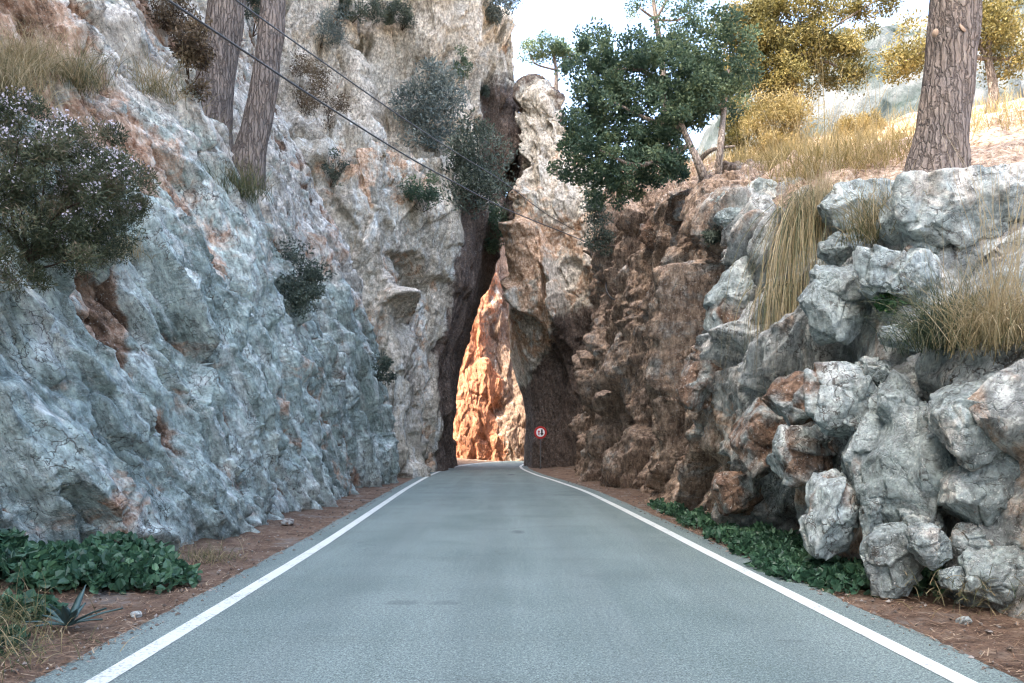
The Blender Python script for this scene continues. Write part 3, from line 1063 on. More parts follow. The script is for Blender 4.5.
def disc(c, n, r, th, seg=24, tall=1.0):
    n = n / np.linalg.norm(n)
    u = np.cross(n, [0, 0, 1.0])
    u /= np.linalg.norm(u)
    w2 = np.cross(u, n)
    th_ = np.linspace(0, 2 * np.pi, seg, endpoint=False)
    ring = u * np.cos(th_)[:, None] * r + w2 * np.sin(th_)[:, None] * r * tall
    v = np.concatenate([c + ring - n * th * .5, c + ring * .96 + n * th * .5])
    f = [tuple(range(seg, 2 * seg))] + [(k, (k + 1) % seg, seg + (k + 1) % seg, seg + k) for k in range(seg)] + [tuple(range(seg - 1, -1, -1))]
    return v, f


# two pines on the ledge of the left cliff
b1 = hit(216, 132) + np.array([0, .25, -.15])
b2 = hit(250, 162) + np.array([0, .25, -.15])
d1, d2 = hit(222, 172)[1] + .30, hit(245, 184)[1] + .25
b1, b2 = P(210, 140, d1), P(250, 165, d2)
pine('pine_tree', 'thick leaning pine trunk, the left one of the pair on the cliff ledge', b1, None, 0, [.66, .44, .38, .355, .33, .28],
     P(290, -330, d1 + 2), (4.5, 4, 2.6), 90, 150, .7, .14, M['leaf_dark'], M['bark'],
     [P(204, 156, d1 + .12), P(210, 125, d1), P(219, 60, d1), P(232, -40, d1 + .2), P(246, -180, d1 + .6), P(262, -300, d1 + 1)], 'pines on the cliff ledge')
pine('pine_tree', 'slimmer curved pine trunk, the right one of the pair, in front of a leafy bush', b2, None, 0, [.48, .30, .25, .235, .215, .18],
     P(360, -330, d2 + 2), (4, 4, 2.4), 80, 150, .7, .14, M['leaf_dark'], M['bark'],
     [P(240, 180, d2 + .12), P(250, 150, d2), P(262, 100, d2), P(270, 40, d2), P(277, -40, d2 + .2), P(300, -250, d2 + 1)], 'pines on the cliff ledge')

# the big pine on the right shelf
dp = 11.6
pb = P(938, 172, dp)
pine('pine_tree', 'big bare pine trunk with two pale cut scars standing behind the right boulders', pb, None, 0, [.50, .41, .345, .33, .345, .315, .28],
     P(1010, -330, dp + 1), (4.2, 4, 2.0), 70, 140, .6, .14, M['leaf_gold'], M['bark'],
     [P(932, 196, dp), P(938, 165, dp), P(945, 110, dp), P(951, 60, dp), P(955, 10, dp), P(962, -90, dp + .1), P(978, -240, dp + .4)], None,
     [(P(935, 33, dp - .235), (-.85, -.5, 0.05), .05), (P(963, 27, dp - .33), (.30, -.92, .25), .06)], 96)

# dark evergreen over the right bank
de = 25.5
eb = hit(708, 205) + np.array([0, .35, -.1])
de = eb[1]
t = thing('evergreen_tree', eb, 'dark dense evergreen tree with bare pale stems on the rim of the brown bank', 'tree')
tube('trunk', [P(716, 214, de), P(708, 190, de - .3), P(698, 162, de - .6), P(687, 138, de - .2), P(668, 92, de + .9)], [.15, .11, .09, .07, .04], M['bark_pale'], t, 16, 4, .008)
tube('trunk', [P(718, 212, de + .1), P(718, 180, de - .4), P(721, 140, de - .6), P(724, 110, de + .6), P(728, 70, de + .8)], [.10, .085, .075, .06, .04], M['bark_pale'], t, 16, 4, .006)
for q in ([P(697, 162, de + .2), P(712, 150, de - .2), P(735, 146, de - .5)], [P(684, 130, de + .6), P(650, 120, de + .2), P(610, 100, de)],
          [P(690, 145, de + .4), P(640, 165, de), P(600, 150, de - .4)], [P(668, 95, de + .8), P(640, 70, de + .6), P(590, 75, de + .5)],
          [P(724, 110, de + .6), P(700, 80, de + .4), P(680, 45, de + .6)]):
    tube('limb', q, [.07, .05, .02], M['bark_pale'], t, 8, 2)
cs = []
for (px, py, rx, ry, n) in ((598, 96, 44, 48, 60), (590, 140, 36, 40, 44), (640, 110, 55, 62, 90), (690, 70, 50, 46, 70), (662, 150, 34, 36, 40), (720, 92, 30, 22, 34), (742, 76, 24, 16, 14),
                            (612, 62, 46, 26, 40), (655, 48, 34, 22, 24), (704, 22, 30, 24, 16), (600, 178, 22, 24, 16), (722, 50, 28, 22, 14), (690, 110, 34, 30, 40), (630, 160, 34, 24, 30), (572, 160, 20, 24, 14), (625, 182, 26, 16, 12), (655, 172, 26, 18, 12), (680, 108, 26, 20, 30)):
    cs.append(clumps(P(px, py, de + .6), (rx / F * de, 1.5, ry / F * de), n, .2))
cs = np.concatenate(cs)
cs = cs[rng.uniform(0, 1, len(cs)) < .78]
pos, tn, a = puff(cs, .27, 115)
leaves('crown', pos, .10, .056, tn + .10, M['leaf_dark'], t, .3, a, .5)


# golden pines beyond the shelf
def far_pine(name, label, px, py, d, blobs, mat, lsize, per=90, group='sunlit pines beyond the shelf', tone=0.0, trunk=None, crad=.5):
    base = np.array([(px - CX) / F * d, d, 0])
    base[2] = shelf_z(base[0], base[1]) - .1
    t = thing(name, base, label, 'pine tree', group)
    first = blobs[0]
    topp = P(first[0], first[1], d)
    tr = [base, base + (topp - base) * .35 + np.array([.2, 0, 0]), base + (topp - base) * .7, topp] if trunk is None else trunk
    tube('trunk', tr, [.20, .15, .11, .05], M['bark'], t, 12, 3, .01)
    cs = []
    for (bx, by, rx, ry, n) in blobs:
        c = P(bx, by, d)
        cl = clumps(c, (rx / F * d, .9 + .4 * rx / F * d, ry / F * d), n, .2)
        cs.append(cl)
        tube('limb', [tr[-2], (tr[-2] + c) * .5 + rng.normal(size=3) * .25, c, cl[0]], [.07, .05, .03, .015], M['bark'], t, 6)
    pos, tn, a = puff(np.concatenate(cs), crad, per)
    leaves('crown', pos, lsize, lsize * .4, tn + tone, mat, t, .3, a, .4)


far_pine('pine_tree', 'loose golden pine crown beside the dark evergreen, its twigs against the bright sky', 795, 150, 29,
         [(775, 22, 60, 26, 50), (800, 58, 60, 24, 44), (745, 30, 34, 26, 26), (835, 45, 40, 16, 22), (780, 85, 40, 16, 22), (820, 5, 46, 12, 20), (740, 75, 30, 24, 22), (850, 78, 22, 8, 8), (870, 4, 30, 8, 12), (760, 50, 30, 20, 18)], M['leaf_gold'], .14, 170)
far_pine('pine_tree', 'golden-brown pine branches showing on both sides behind the big trunk', 985, 150, 24,
         [(990, 28, 40, 34, 40), (915, 48, 24, 22, 20), (1015, 55, 22, 22, 12), (960, 20, 30, 22, 12), (905, 62, 10, 8, 5)], M['leaf_gold'], .13, 130, tone=.12)
far_pine('pine_tree', 'slim dark pine stem rising above the evergreen against the white sky', 668, 120, 38,
         [(672, -60, 60, 40, 20), (640, 6, 9, 5, 4), (690, 10, 40, 14, 12)], M['leaf_dark'], .16, 110, None, 0,
         [P(668, 150, 38), P(662, 60, 38), P(656, 20, 38), P(648, -40, 38)])
far_pine('pine_tree', 'small blue-green pine tops rising on the far rim left of the evergreen', 556, 150, 50,
         [(552, 48, 16, 9, 16), (575, 52, 22, 10, 16), (530, 53, 9, 6, 6)], M['leaf_dark'], .2, 110, None, .15,
         [P(556, 120, 50), P(556, 90, 50), P(556, 70, 50), P(553, 50, 50)])

# shrubs on the rock
def rock_shrub(label, px, py, hw, hh, mat, ncl=16, per=110, size=.10, lean=.45, base=None, name='shrub', **k):
    b = hit(px, py + hh * .5) if base is None else hit(*base)
    d = b[1]
    rx, rz = hw / F * d, hh / F * d
    ry = .6 * min(rx, rz) + .15
    c = P(px, py, d) + (np.array([.8, -.5, .1]) if px < 395 else np.array([0, -1.2, 0])) * min(rx, rz) * lean * 1.4
    return shrub(name, label, k.pop('group', 'shrubs growing on the rock walls'), b + np.array([0, .1, 0]), c, (rx * .8, ry, rz * .8), ncl, per, .36 * min(rx, rz) + .06, size, mat, **k)


rock_shrub('dark olive shrub hanging on the middle of the grey left cliff face', 292, 282, 30, 50, M['leaf_shrub'], 26, 170, .085)
rock_shrub('tall leafy bush growing right behind the slimmer pine trunk', 302, 85, 24, 48, M['leaf_brown'], 22, 150, .11)
rock_shrub('wide green bush on the top rim above the streaked wall', 352, 14, 46, 16, M['leaf_shrub'], 22, 130, .14)
rock_shrub('grey-green bush in the notch beside the cables, above the largest dark bush', 432, 115, 40, 58, M['leaf_grey'], 44, 120, .22)
rock_shrub('largest dark bush filling the crack above the opening of the cleft', 476, 178, 42, 60, M['leaf_shrub'], 56, 95, .22)
rock_shrub('dark growth hanging from the crack just above the opening', 488, 232, 22, 36, M['leaf_dark'], 20, 150, .15)
rock_shrub('small dark bush on the pale front wall left of the cleft', 422, 200, 26, 24, M['leaf_dark'], 16, 150, .13)
rock_shrub('thin shrub in the seam low between grey cliff and tan wall', 376, 372, 13, 26, M['leaf_shrub'], 10, 120, .10)
rock_shrub('small twiggy bush halfway up the seam between grey cliff and tan wall', 402, 300, 18, 20, M['leaf_brown'], 9, 90, .11)
rock_shrub('grey bush on the skyline where the left wall meets the sky', 497, 12, 26, 20, M['leaf_grey'], 20, 140, .18)
rock_shrub('dark ivy patch high on the white rock under the skyline', 463, 68, 12, 18, M['leaf_dark'], 9, 110, .14)
rock_shrub('small round bush on the white streaked rock right of the ivy patch', 486, 94, 9, 8, M['leaf_shrub'], 6, 90, .13)
rock_shrub('dry bush on the ledge between the two pine trunks and the rim', 330, 120, 20, 26, M['leaf_brown'], 12, 120, .11)
rock_shrub('pale dry bush on the rim in the gap right of the slimmer pine', 320, 35, 26, 24, M['leaf_grey'], 18, 140, .12)
rock_shrub('green bush at the top edge just left of the slimmer pine trunk', 252, 20, 16, 30, M['leaf_shrub'], 14, 130, .11)
rock_shrub('olive bush at the top edge right of the wide green rim bush', 402, 22, 24, 16, M['leaf_shrub'], 16, 130, .14)
rock_shrub('brown thicket on the slope between the thick pine and the rock rib', 165, 18, 26, 24, M['leaf_brown'], 16, 130, .08)
rock_shrub('grey-green shrub on the rib below the two pine trunks', 330, 175, 16, 22, M['leaf_shrub'], 10, 120, .10)
rock_shrub('dull green bush on the slope left of the thick pine trunk', 186, 60, 22, 46, M['leaf_brown'], 20, 130, .085)
rock_shrub('green shrub clinging to the pale bulge under the evergreen', 596, 228, 20, 36, M['leaf_shrub'], 16, 140, .12)
rock_shrub('dark sprig hanging below the evergreen crown onto white rock', 592, 196, 12, 22, M['leaf_dark'], 8, 120, .12)
rock_shrub('bright green leafy plant in a hollow of the right bank', 746, 230, 14, 13, M['leaf_bright'], 7, 60, .10, name='leafy_plant', cat='plant', width=.6, stems=2)
rock_shrub('ivy in the dark hollow under the overhanging slab', 885, 302, 22, 12, M['leaf_bright'], 9, 45, .07, name='ivy', cat='plant', width=.7, stems=2)
rock_shrub('moss-green shrub on the rim between the right boulders and the bank', 712, 235, 10, 16, M['leaf_shrub'], 8, 110, .09)
# flowering rosemary, near left
d = 8.0
b = P(30, 262, 9.0)
shrub('flowering_shrub', 'big rosemary shrub with pale lilac flowers overhanging the near left cliff', None, b, P(54, 196, 8.2), (.92, .75, .98), 120, 300, .18, .062, M['leaf_rosemary'],
      12, .5, 2300, 'shrub', .20)
shrub('flowering_shrub', 'smaller flowering rosemary branch by the pale rock rib', None, P(110, 215, 9.4), P(120, 190, 9.1), (.28, .35, .52), 22, 260, .15, .06, M['leaf_rosemary'], 4, .5, 500, 'shrub', .20)

# golden growth on the shelf
def shelf_bush(label, px, py, hw, hh, d, mat=None, ncl=22, per=150, size=.12, **k):
    x = (px - CX) / F * d
    z = shelf_z(x, d)
    rx, rz = hw / F * d, hh / F * d
    c = P(px, py, d)
    shrub('bush', label, 'sunlit bushes on the shelf', (x, d, z), c, (rx * .85, rx * .7, rz * .85), ncl, per, .33 * min(rx, rz) + .1, size, mat or M['bush_gold'], width=.3, **k)


shelf_bush('tall golden bush right beside the dark evergreen', 775, 128, 40, 46, 24, None, 40, 200)
shelf_bush('low golden bush on the skyline of the shelf before the mountain', 862, 128, 30, 12, 27, None, 20, 150)
shelf_bush('greenish yellow bush between evergreen stems and golden bush', 738, 140, 24, 48, 26.5, M['leaf_gold'], 30, 180)
shelf_bush('small dry bush close to the left of the big pine trunk', 905, 150, 16, 18, 21, None, 10, 150)
shelf_bush('small golden bush right of the big pine trunk', 1000, 150, 18, 14, 21, None, 10, 150)

# grass tufts
def gt(label, px, py, n, length, spread, out, stiff, mat, r=4, **k):
    b = k.pop('at') if 'at' in k else hit(px, py, r)
    tuft('grass_tuft', label, k.pop('group', 'grass tufts on the rocks'), b, n, length, spread, out, stiff, mat, **k)


gt('long straw tuft hanging like hair down the right bank', 797, 216, 1500, 3.3, .12, (-.08, -.28, -1.3), -.6, M['straw'], at=hit(806, 214) + np.array([0, -.40, .15]), rad=.18, width=.010, t0=(.08, .95))
gt('upright straw stalks above the hanging tuft on the right bank', 818, 228, 260, 1.0, .3, (-.1, -.25, 0), .6, M['straw'], rad=.2, width=.009, t0=(.4, 1), stalks=40, stalk_len=1.35)
gt('second straw tuft hanging left of the pale slab, shorter', 786, 285, 220, 1.2, .12, (-.16, -.3, -1.3), -.6, M['straw'], rad=.2, width=.011)
gt('green and straw tuft between the bluish slab and the big boulder', 884, 238, 700, .75, .45, (-.1, -.3, 0), .45, M['straw'], rad=.2, width=.008, stalks=14, stalk_len=1.0)
gt('dark green tuft spilling over the boulders near the right edge', 950, 345, 1300, .85, .50, (-.35, -.4, 0), .25, M['grass_green'], rad=.17, width=.0065, stalks=30, stalk_len=1.1)
gt('tall dry straw tuft at the far right edge', 1004, 345, 900, .85, .42, (-.1, -.3, 0), .35, M['straw'], rad=.20, width=.0065, t0=(.4, 1), stalks=120, stalk_len=2.0)
gt('silvery dry tuft at the top left corner above the rosemary', 20, 75, 900, .8, .5, (.2, -.3, 0), .2, M['straw'], rad=.2, width=.007, t0=(.4, 1))
gt('straw tuft left of the rock rib above the flowers', 75, 85, 600, .7, .5, (.1, -.3, 0), .3, M['straw'], rad=.2, width=.007)
gt('straw tuft drooping at the left edge above the rosemary', 5, 100, 700, 1.0, .4, (.1, -.4, -.1), .1, M['straw'], rad=.2, width=.007, t0=(.35, .95))
gt('yellow-green grass at the foot of the thick pine trunk', 196, 150, 420, .75, .5, (.1, -.3, 0), .4, M['straw'], rad=.25, width=.01, t0=(.1, .6))
gt('green grass strip below the slimmer pine trunk', 238, 195, 420, .8, .4, (.1, -.4, -.1), .2, M['straw'], rad=.25, width=.01, t0=(.05, .5))
gt('straw-coloured roots and grass hanging below the rosemary', 120, 255, 240, .75, .2, (.1, -.5, -.6), .0, M['straw'], rad=.14, width=.006, t0=(.4, .9))
gt('dry tuft on the slope above the thick pine foot', 160, 100, 320, .8, .5, (.1, -.3, 0), .3, M['straw'], rad=.25, width=.009, t0=(.3, .9))
for k, (px, py, dd, L, lab) in enumerate(((815, 190, 16, 1.9, 'tall golden grass in front of the golden bush'), (790, 178, 19, 1.5, 'golden grass behind the long pale boulder'),
                                          (845, 175, 15, 1.2, 'golden grass left of the bluish slab'), (880, 165, 15.5, 1.0, 'low golden grass at the left foot of the big pine'),
                                          (755, 178, 21, 1.4, 'golden grass right of the pale evergreen stems'))):
    x = (px - CX) / F * dd
    gt(lab, px, py, 300, L * .55, .55, (0, -.15, 0), .5, M['bush_gold'], at=np.array([x, dd, shelf_z(x, dd)]), rad=.45, width=.012, stalks=40, stalk_len=L * 1.25, group='golden grass on the shelf')
# dry grass over the shelf
n = 14000
b4 = SURF[3]
m = (b4[:, 0] > 5.4 + .03 * b4[:, 1]) & (b4[:, 1] > 15) & (b4[:, 1] < 46) & (b4[:, 0] < .70 * b4[:, 1])
pk = b4[m][rng.integers(m.sum(), size=n)] + rng.normal(size=(n, 3)) * np.array([.3, .3, .02])
L = rng.uniform(.2, .6, n)
dv = rng.normal(size=(n, 3)) * .35
dv[:, 2] = 1
sd_ = np.cross(dv, rng.normal(size=(n, 3)))
sd_ /= np.linalg.norm(sd_, axis=1, keepdims=True)
v = np.stack([pk - sd_ * .006, pk + sd_ * .006, pk + dv * L[:, None] * .6 + sd_ * .005, pk + dv * L[:, None] + sd_ * .001], 1).reshape(-1, 3)
o = mesh_obj('dry_grass', v, np.arange(n * 4).reshape(n, 4), M['bush_gold'], None, True, {'tone': ('FLOAT', np.repeat(rng.uniform(.2, 1, n), 4))})
tag(o, 'thin dry grass covering the sunlit shelf above the bank', 'grass', kind='stuff')


# leafy ground cover beside the road
def vzr(x, y, side):
    tt = (x - (line_r(y) + .28)) / 4.32 if side > 0 else ((line_l(y) - .28) - x) / 4.32
    return -.03 + .30 * np.clip(tt, 0, 1) ** 1.5


def cover(name, label, blobs, side, n, size, cat='ground cover'):
    pos = []
    tot = sum(b[2] * b[3] for b in blobs)
    for (x, y, rx, ry, hgt) in blobs:
        k = int(n * rx * ry / tot)
        r = np.sqrt(rng.uniform(0, 1, k))
        th = rng.uniform(0, 2 * np.pi, k)
        xx, yy = x + r * np.cos(th) * rx, y + r * np.sin(th) * ry
        hh_ = hgt * np.sqrt(np.clip(1 - r * r, 0, 1)) * (.7 + .5 * noise(np.c_[xx * 3, yy * 3, xx * 0], 7)) * rng.uniform(.35, 1, k) ** .5
        pos.append(np.c_[xx, yy, vzr(xx, yy, side) + .02 + hh_])
    pos = np.concatenate(pos)
    tn = .45 + .35 * noise(pos * 2.2, 8) + rng.normal(0, .16, len(pos))
    o = leaves(name, pos, size, size * .85, tn, M['leaf_cover'], None, .25, None, 0, True)
    return tag(o, label, cat, kind='stuff')


cover('ground_cover', 'dark green nettle-like leaves under the left cliff beside the road',
      [(-3.75, 8.35, .42, .5, .36), (-4.25, 8.2, .55, .6, .45), (-4.8, 8.2, .55, .6, .5), (-4.4, 9.0, .6, .5, .42), (-5.3, 8.1, .4, .5, .55), (-4.15, 6.75, .32, .22, .22), (-4.6, 6.5, .4, .35, .25), (-4.2, 5.9, .25, .25, .2), (-3.75, 5.75, .2, .2, .16)],
      -1, 5200, .105)
cover('ground_cover', 'dark green ivy-like leaves at the foot of the right bank',
      [(3.45, 8.2, .4, .45, .24), (3.3, 8.8, .45, .5, .26), (3.35, 9.4, .5, .75, .28), (3.35, 16.6, .22, 1.0, .2), (3.3, 14.4, .25, .9, .2), (3.3, 12.2, .3, .8, .24), (3.35, 18.0, .2, .8, .16), (3.3, 10.6, .35, .8, .26), (3.75, 8.4, .55, .55, .26), (3.55, 10.6, .45, .7, .30), (3.6, 11.8, .4, .7, .28), (3.75, 13.6, .35, .9, .22), (3.85, 15.4, .3, .8, .25), (4.1, 8.0, .3, .3, .2)],
      1, 8200, .095)
# spiky plant in front of the left cover
pb_ = np.array([-3.52, 6.35, .04])
t = thing('agave', pb_, 'small dark blue-green spiky plant at the lower left before the leaves', 'plant')
for k in range(13):
    a = k * 2.4 + .3
    el = .35 + .75 * (k % 4) / 4
    dr = np.array([math.cos(a) * math.cos(el), math.sin(a) * math.cos(el), math.sin(el)])
    s_ = np.cross(dr, [0, 0, 1.0])
    s_ /= np.linalg.norm(s_)
    L = .26 + .08 * (k % 3)
    v, fcs = [], []
    for i, (t_, w_) in enumerate(((0, .022), (.3, .034), (.65, .026), (1, .002))):
        c = pb_ + dr * L * t_ + np.array([0, 0, -.06 * t_ * t_])
        n_ = np.cross(s_, dr)
        v += [c - s_ * w_, c + n_ * -.010, c + s_ * w_, c + n_ * .006]
    for i in range(3):
        for j in range(4):
            fcs.append((4 * i + j, 4 * i + (j + 1) % 4, 4 * i + 4 + (j + 1) % 4, 4 * i + 4 + j))
    mesh_obj('leaf', v, fcs, M['leaf_agave'] if 'leaf_agave' in M else M.setdefault('leaf_agave', NT('agave_leaf').pbr((.045, .085, .08), .5)), t)
gt('low green and straw grass at the lower left corner', 0, 0, 500, .45, .7, (0, 0, 0), .3, M['straw'], at=np.array([-4.2, 6.2, .04]), rad=.28, width=.008, t0=(.05, .6), group='grass by the road')
gt('straggly grass at the very bottom left corner of the verge', 0, 0, 300, .30, .8, (0, 0, 0), .3, M['straw'], at=np.array([-3.55, 5.4, .05]), rad=.25, width=.006, t0=(.05, .8), group='grass by the road')
gt('small grass by the left verge beyond the leaves', 0, 0, 220, .3, .7, (0, 0, 0), .35, M['straw'], at=np.array([-3.75, 9.9, .03]), rad=.18, width=.006, t0=(.2, .8), group='grass by the road')
gt('sparse dry grass below the lower right boulder', 0, 0, 200, .22, .8, (0, 0, 0), .4, M['straw'], at=np.array([4.05, 6.9, .16]), rad=.3, width=.006, t0=(.05, .7), group='grass by the road')
# pine needles, twigs and scraps
n = 17000
side = rng.integers(0, 2, n) * 2 - 1
y = 4 + 20 * rng.uniform(0, 1, n) ** 1.6
off = .12 + 1.9 * rng.uniform(0, 1, n) ** 1.3
x = np.where(side > 0, line_r(y) + .25 + off, line_l(y) - .25 - off)
z = np.where(side > 0, vzr(x, y, 1), vzr(x, y, -1)) + .02 + rng.uniform(0, .03, n)
th = rng.uniform(0, np.pi, n)
L = rng.uniform(.03, .13, n)
dd = np.c_[np.cos(th), np.sin(th), rng.normal(0, .15, n)] * L[:, None]
sw = np.c_[-np.sin(th), np.cos(th), np.zeros(n)] * rng.uniform(.002, .007, n)[:, None]
c = np.c_[x, y, z]
v = np.stack([c - dd * .5 - sw, c + dd * .5 - sw * .4, c + dd * .5 + sw * .4, c - dd * .5 + sw], 1).reshape(-1, 3)
o = mesh_obj('pine_litter', v, np.arange(4 * n).reshape(n, 4), M['litter'], None, False, {'tone': ('FLOAT', np.repeat(rng.uniform(0, 1, n), 4))})
tag(o, 'loose pine needles and twigs lying on both verges', 'litter', kind='stuff')
# small gravel along the verges
n = 2600
side = rng.integers(0, 2, n) * 2 - 1
y = 4 + 26 * rng.uniform(0, 1, n) ** 1.4
off = .02 + 1.7 * rng.uniform(0, 1, n) ** 1.6
x = np.where(side > 0, line_r(y) + .25 + off, line_l(y) - .25 - off)
z = np.where(side > 0, vzr(x, y, 1), vzr(x, y, -1)) + .012
c = np.c_[x, y, np.maximum(z, .004)]
r = (.006 + .022 * rng.uniform(0, 1, n) ** 3)[:, None, None]
unit = np.array([[1, 0, 0], [0, 1, 0], [-1, 0, 0], [0, -1, 0], [0, 0, .8], [0, 0, -.8]])
v = (c[:, None] + unit[None] * r * rng.uniform(.5, 1.3, (n, 6, 1))).reshape(-1, 3)
tri = np.array([[0, 1, 4], [1, 2, 4], [2, 3, 4], [3, 0, 4], [1, 0, 5], [2, 1, 5], [3, 2, 5], [0, 3, 5]])
f = (np.arange(n)[:, None, None] * 6 + tri[None]).reshape(-1, 3)
M['gravel'] = leaf_material('gravel_chip', [(0, (.07, .055, .042)), (.6, (.18, .155, .13)), (1, (.32, .30, .27))], 0.0, .9)
o = mesh_obj('gravel', v, f, M['gravel'], None, False, {'tone': ('FLOAT', np.repeat(rng.uniform(0, 1, n), 6))})
tag(o, 'small chips of stone scattered along both road edges', 'gravel', kind='stuff')
# ------------------------------------------------------------------ boulders
def ico(sub):
    import bmesh
    bm = bmesh.new()
    bmesh.ops.create_icosphere(bm, subdivisions=sub, radius=1)
    v = np.array([x.co[:] for x in bm.verts])
    f = np.array([[q.index for q in x.verts] for x in bm.faces])
    bm.free()
    return v, f


ICO6, ICO4 = ico(6), ico(4)


def boulder(label, px, py, d, hw, hh, tilt=0.0, deep=.8, seed=0, planes=24, mask=(.10, .10, .30), group='boulders heaped on the right bank', name='boulder', cat='boulder', rough=1.0, mat=None, ic=None, sharp=.055):
    """a broken block: a ball cut by planes, tilted, then weathered"""
    r = np.random.default_rng(1000 + seed)
    v, f = ic or ICO6
    n = r.normal(size=(planes, 3))
    n /= np.linalg.norm(n, axis=1, keepdims=True)
    n = np.concatenate([n, [[0, 0, 1], [0, -1, .2], [.2, 0, -1.], [1, 0, .1], [-1, .1, 0]]])
    n /= np.linalg.norm(n, axis=1, keepdims=True)
    h = np.concatenate([np.concatenate([r.uniform(.62, .85, 7), r.uniform(.78, .98, planes - 7)]), [.86, .85, .9, .92, .92]])
    c = np.maximum(v @ n.T, 1e-3) / h
    k = 1 / sharp * 5
    rad = 1 / (np.mean(c ** k, axis=1) * len(h)) ** (1 / k)
    rad = np.minimum(rad, 1.15)
    p = v * rad[:, None]
    a, b = hw / F * d * 1.13, hh / F * d * 1.13
    p = p * np.array([a, deep * (a + b) * .5, b])
    p = p @ rotm('y', tilt).T
    d = d - (.22 if d < 11 and name == 'boulder' else 0)
    if name == 'boulder':
        d = max(d - .9 * (d / 10), min(d, hit(px, py)[1] + .12 * hw / F * d))
    c0 = P(px, py, d) + np.array([0, deep * (a + b) * .30, 0])
    s = (a + b) * .5
    q = p / max(s, .15) + seed * 7.7
    nn = p / np.array([a * a, (deep * s) ** 2, b * b])
    nn = v @ rotm('y', tilt).T
    fh, e = facets(q * 1.1, seed, 1.9, .04, .35)
    f2, e2 = facets(q * 2.7, seed + 1, 1.9, .08, .4)
    dsp = s * rough * (.09 * fh + .045 * f2 + .03 * fbm(q * 1.3, 5, seed) + .02 * (ridged(q * 2.6, 4, seed) - .5) - .07 * sstep(.05, 0, e) * sstep(-.1, .3, noise(q, seed + 4)))
    w = c0 + p + nn * dsp[:, None]
    rk = np.tile(np.array(mask) * np.array([1, 1, .65]), (len(w), 1)) + (.5 * noise(w * .9, seed + 9)[:, None] * np.array([.22, .4, .5]))
    rk[:, 1] += .35 * sstep(.2, -.9, nn[:, 2]) * 0 + .2 * sstep(0, -.12, fh * .13)
    o = mesh_obj(name, w, f, mat or M['boulder'], None, True, {'rk': ('FLOAT_COLOR', np.c_[np.clip(rk, 0, 1), np.ones(len(w))])})
    return tag(o, label, cat, group)


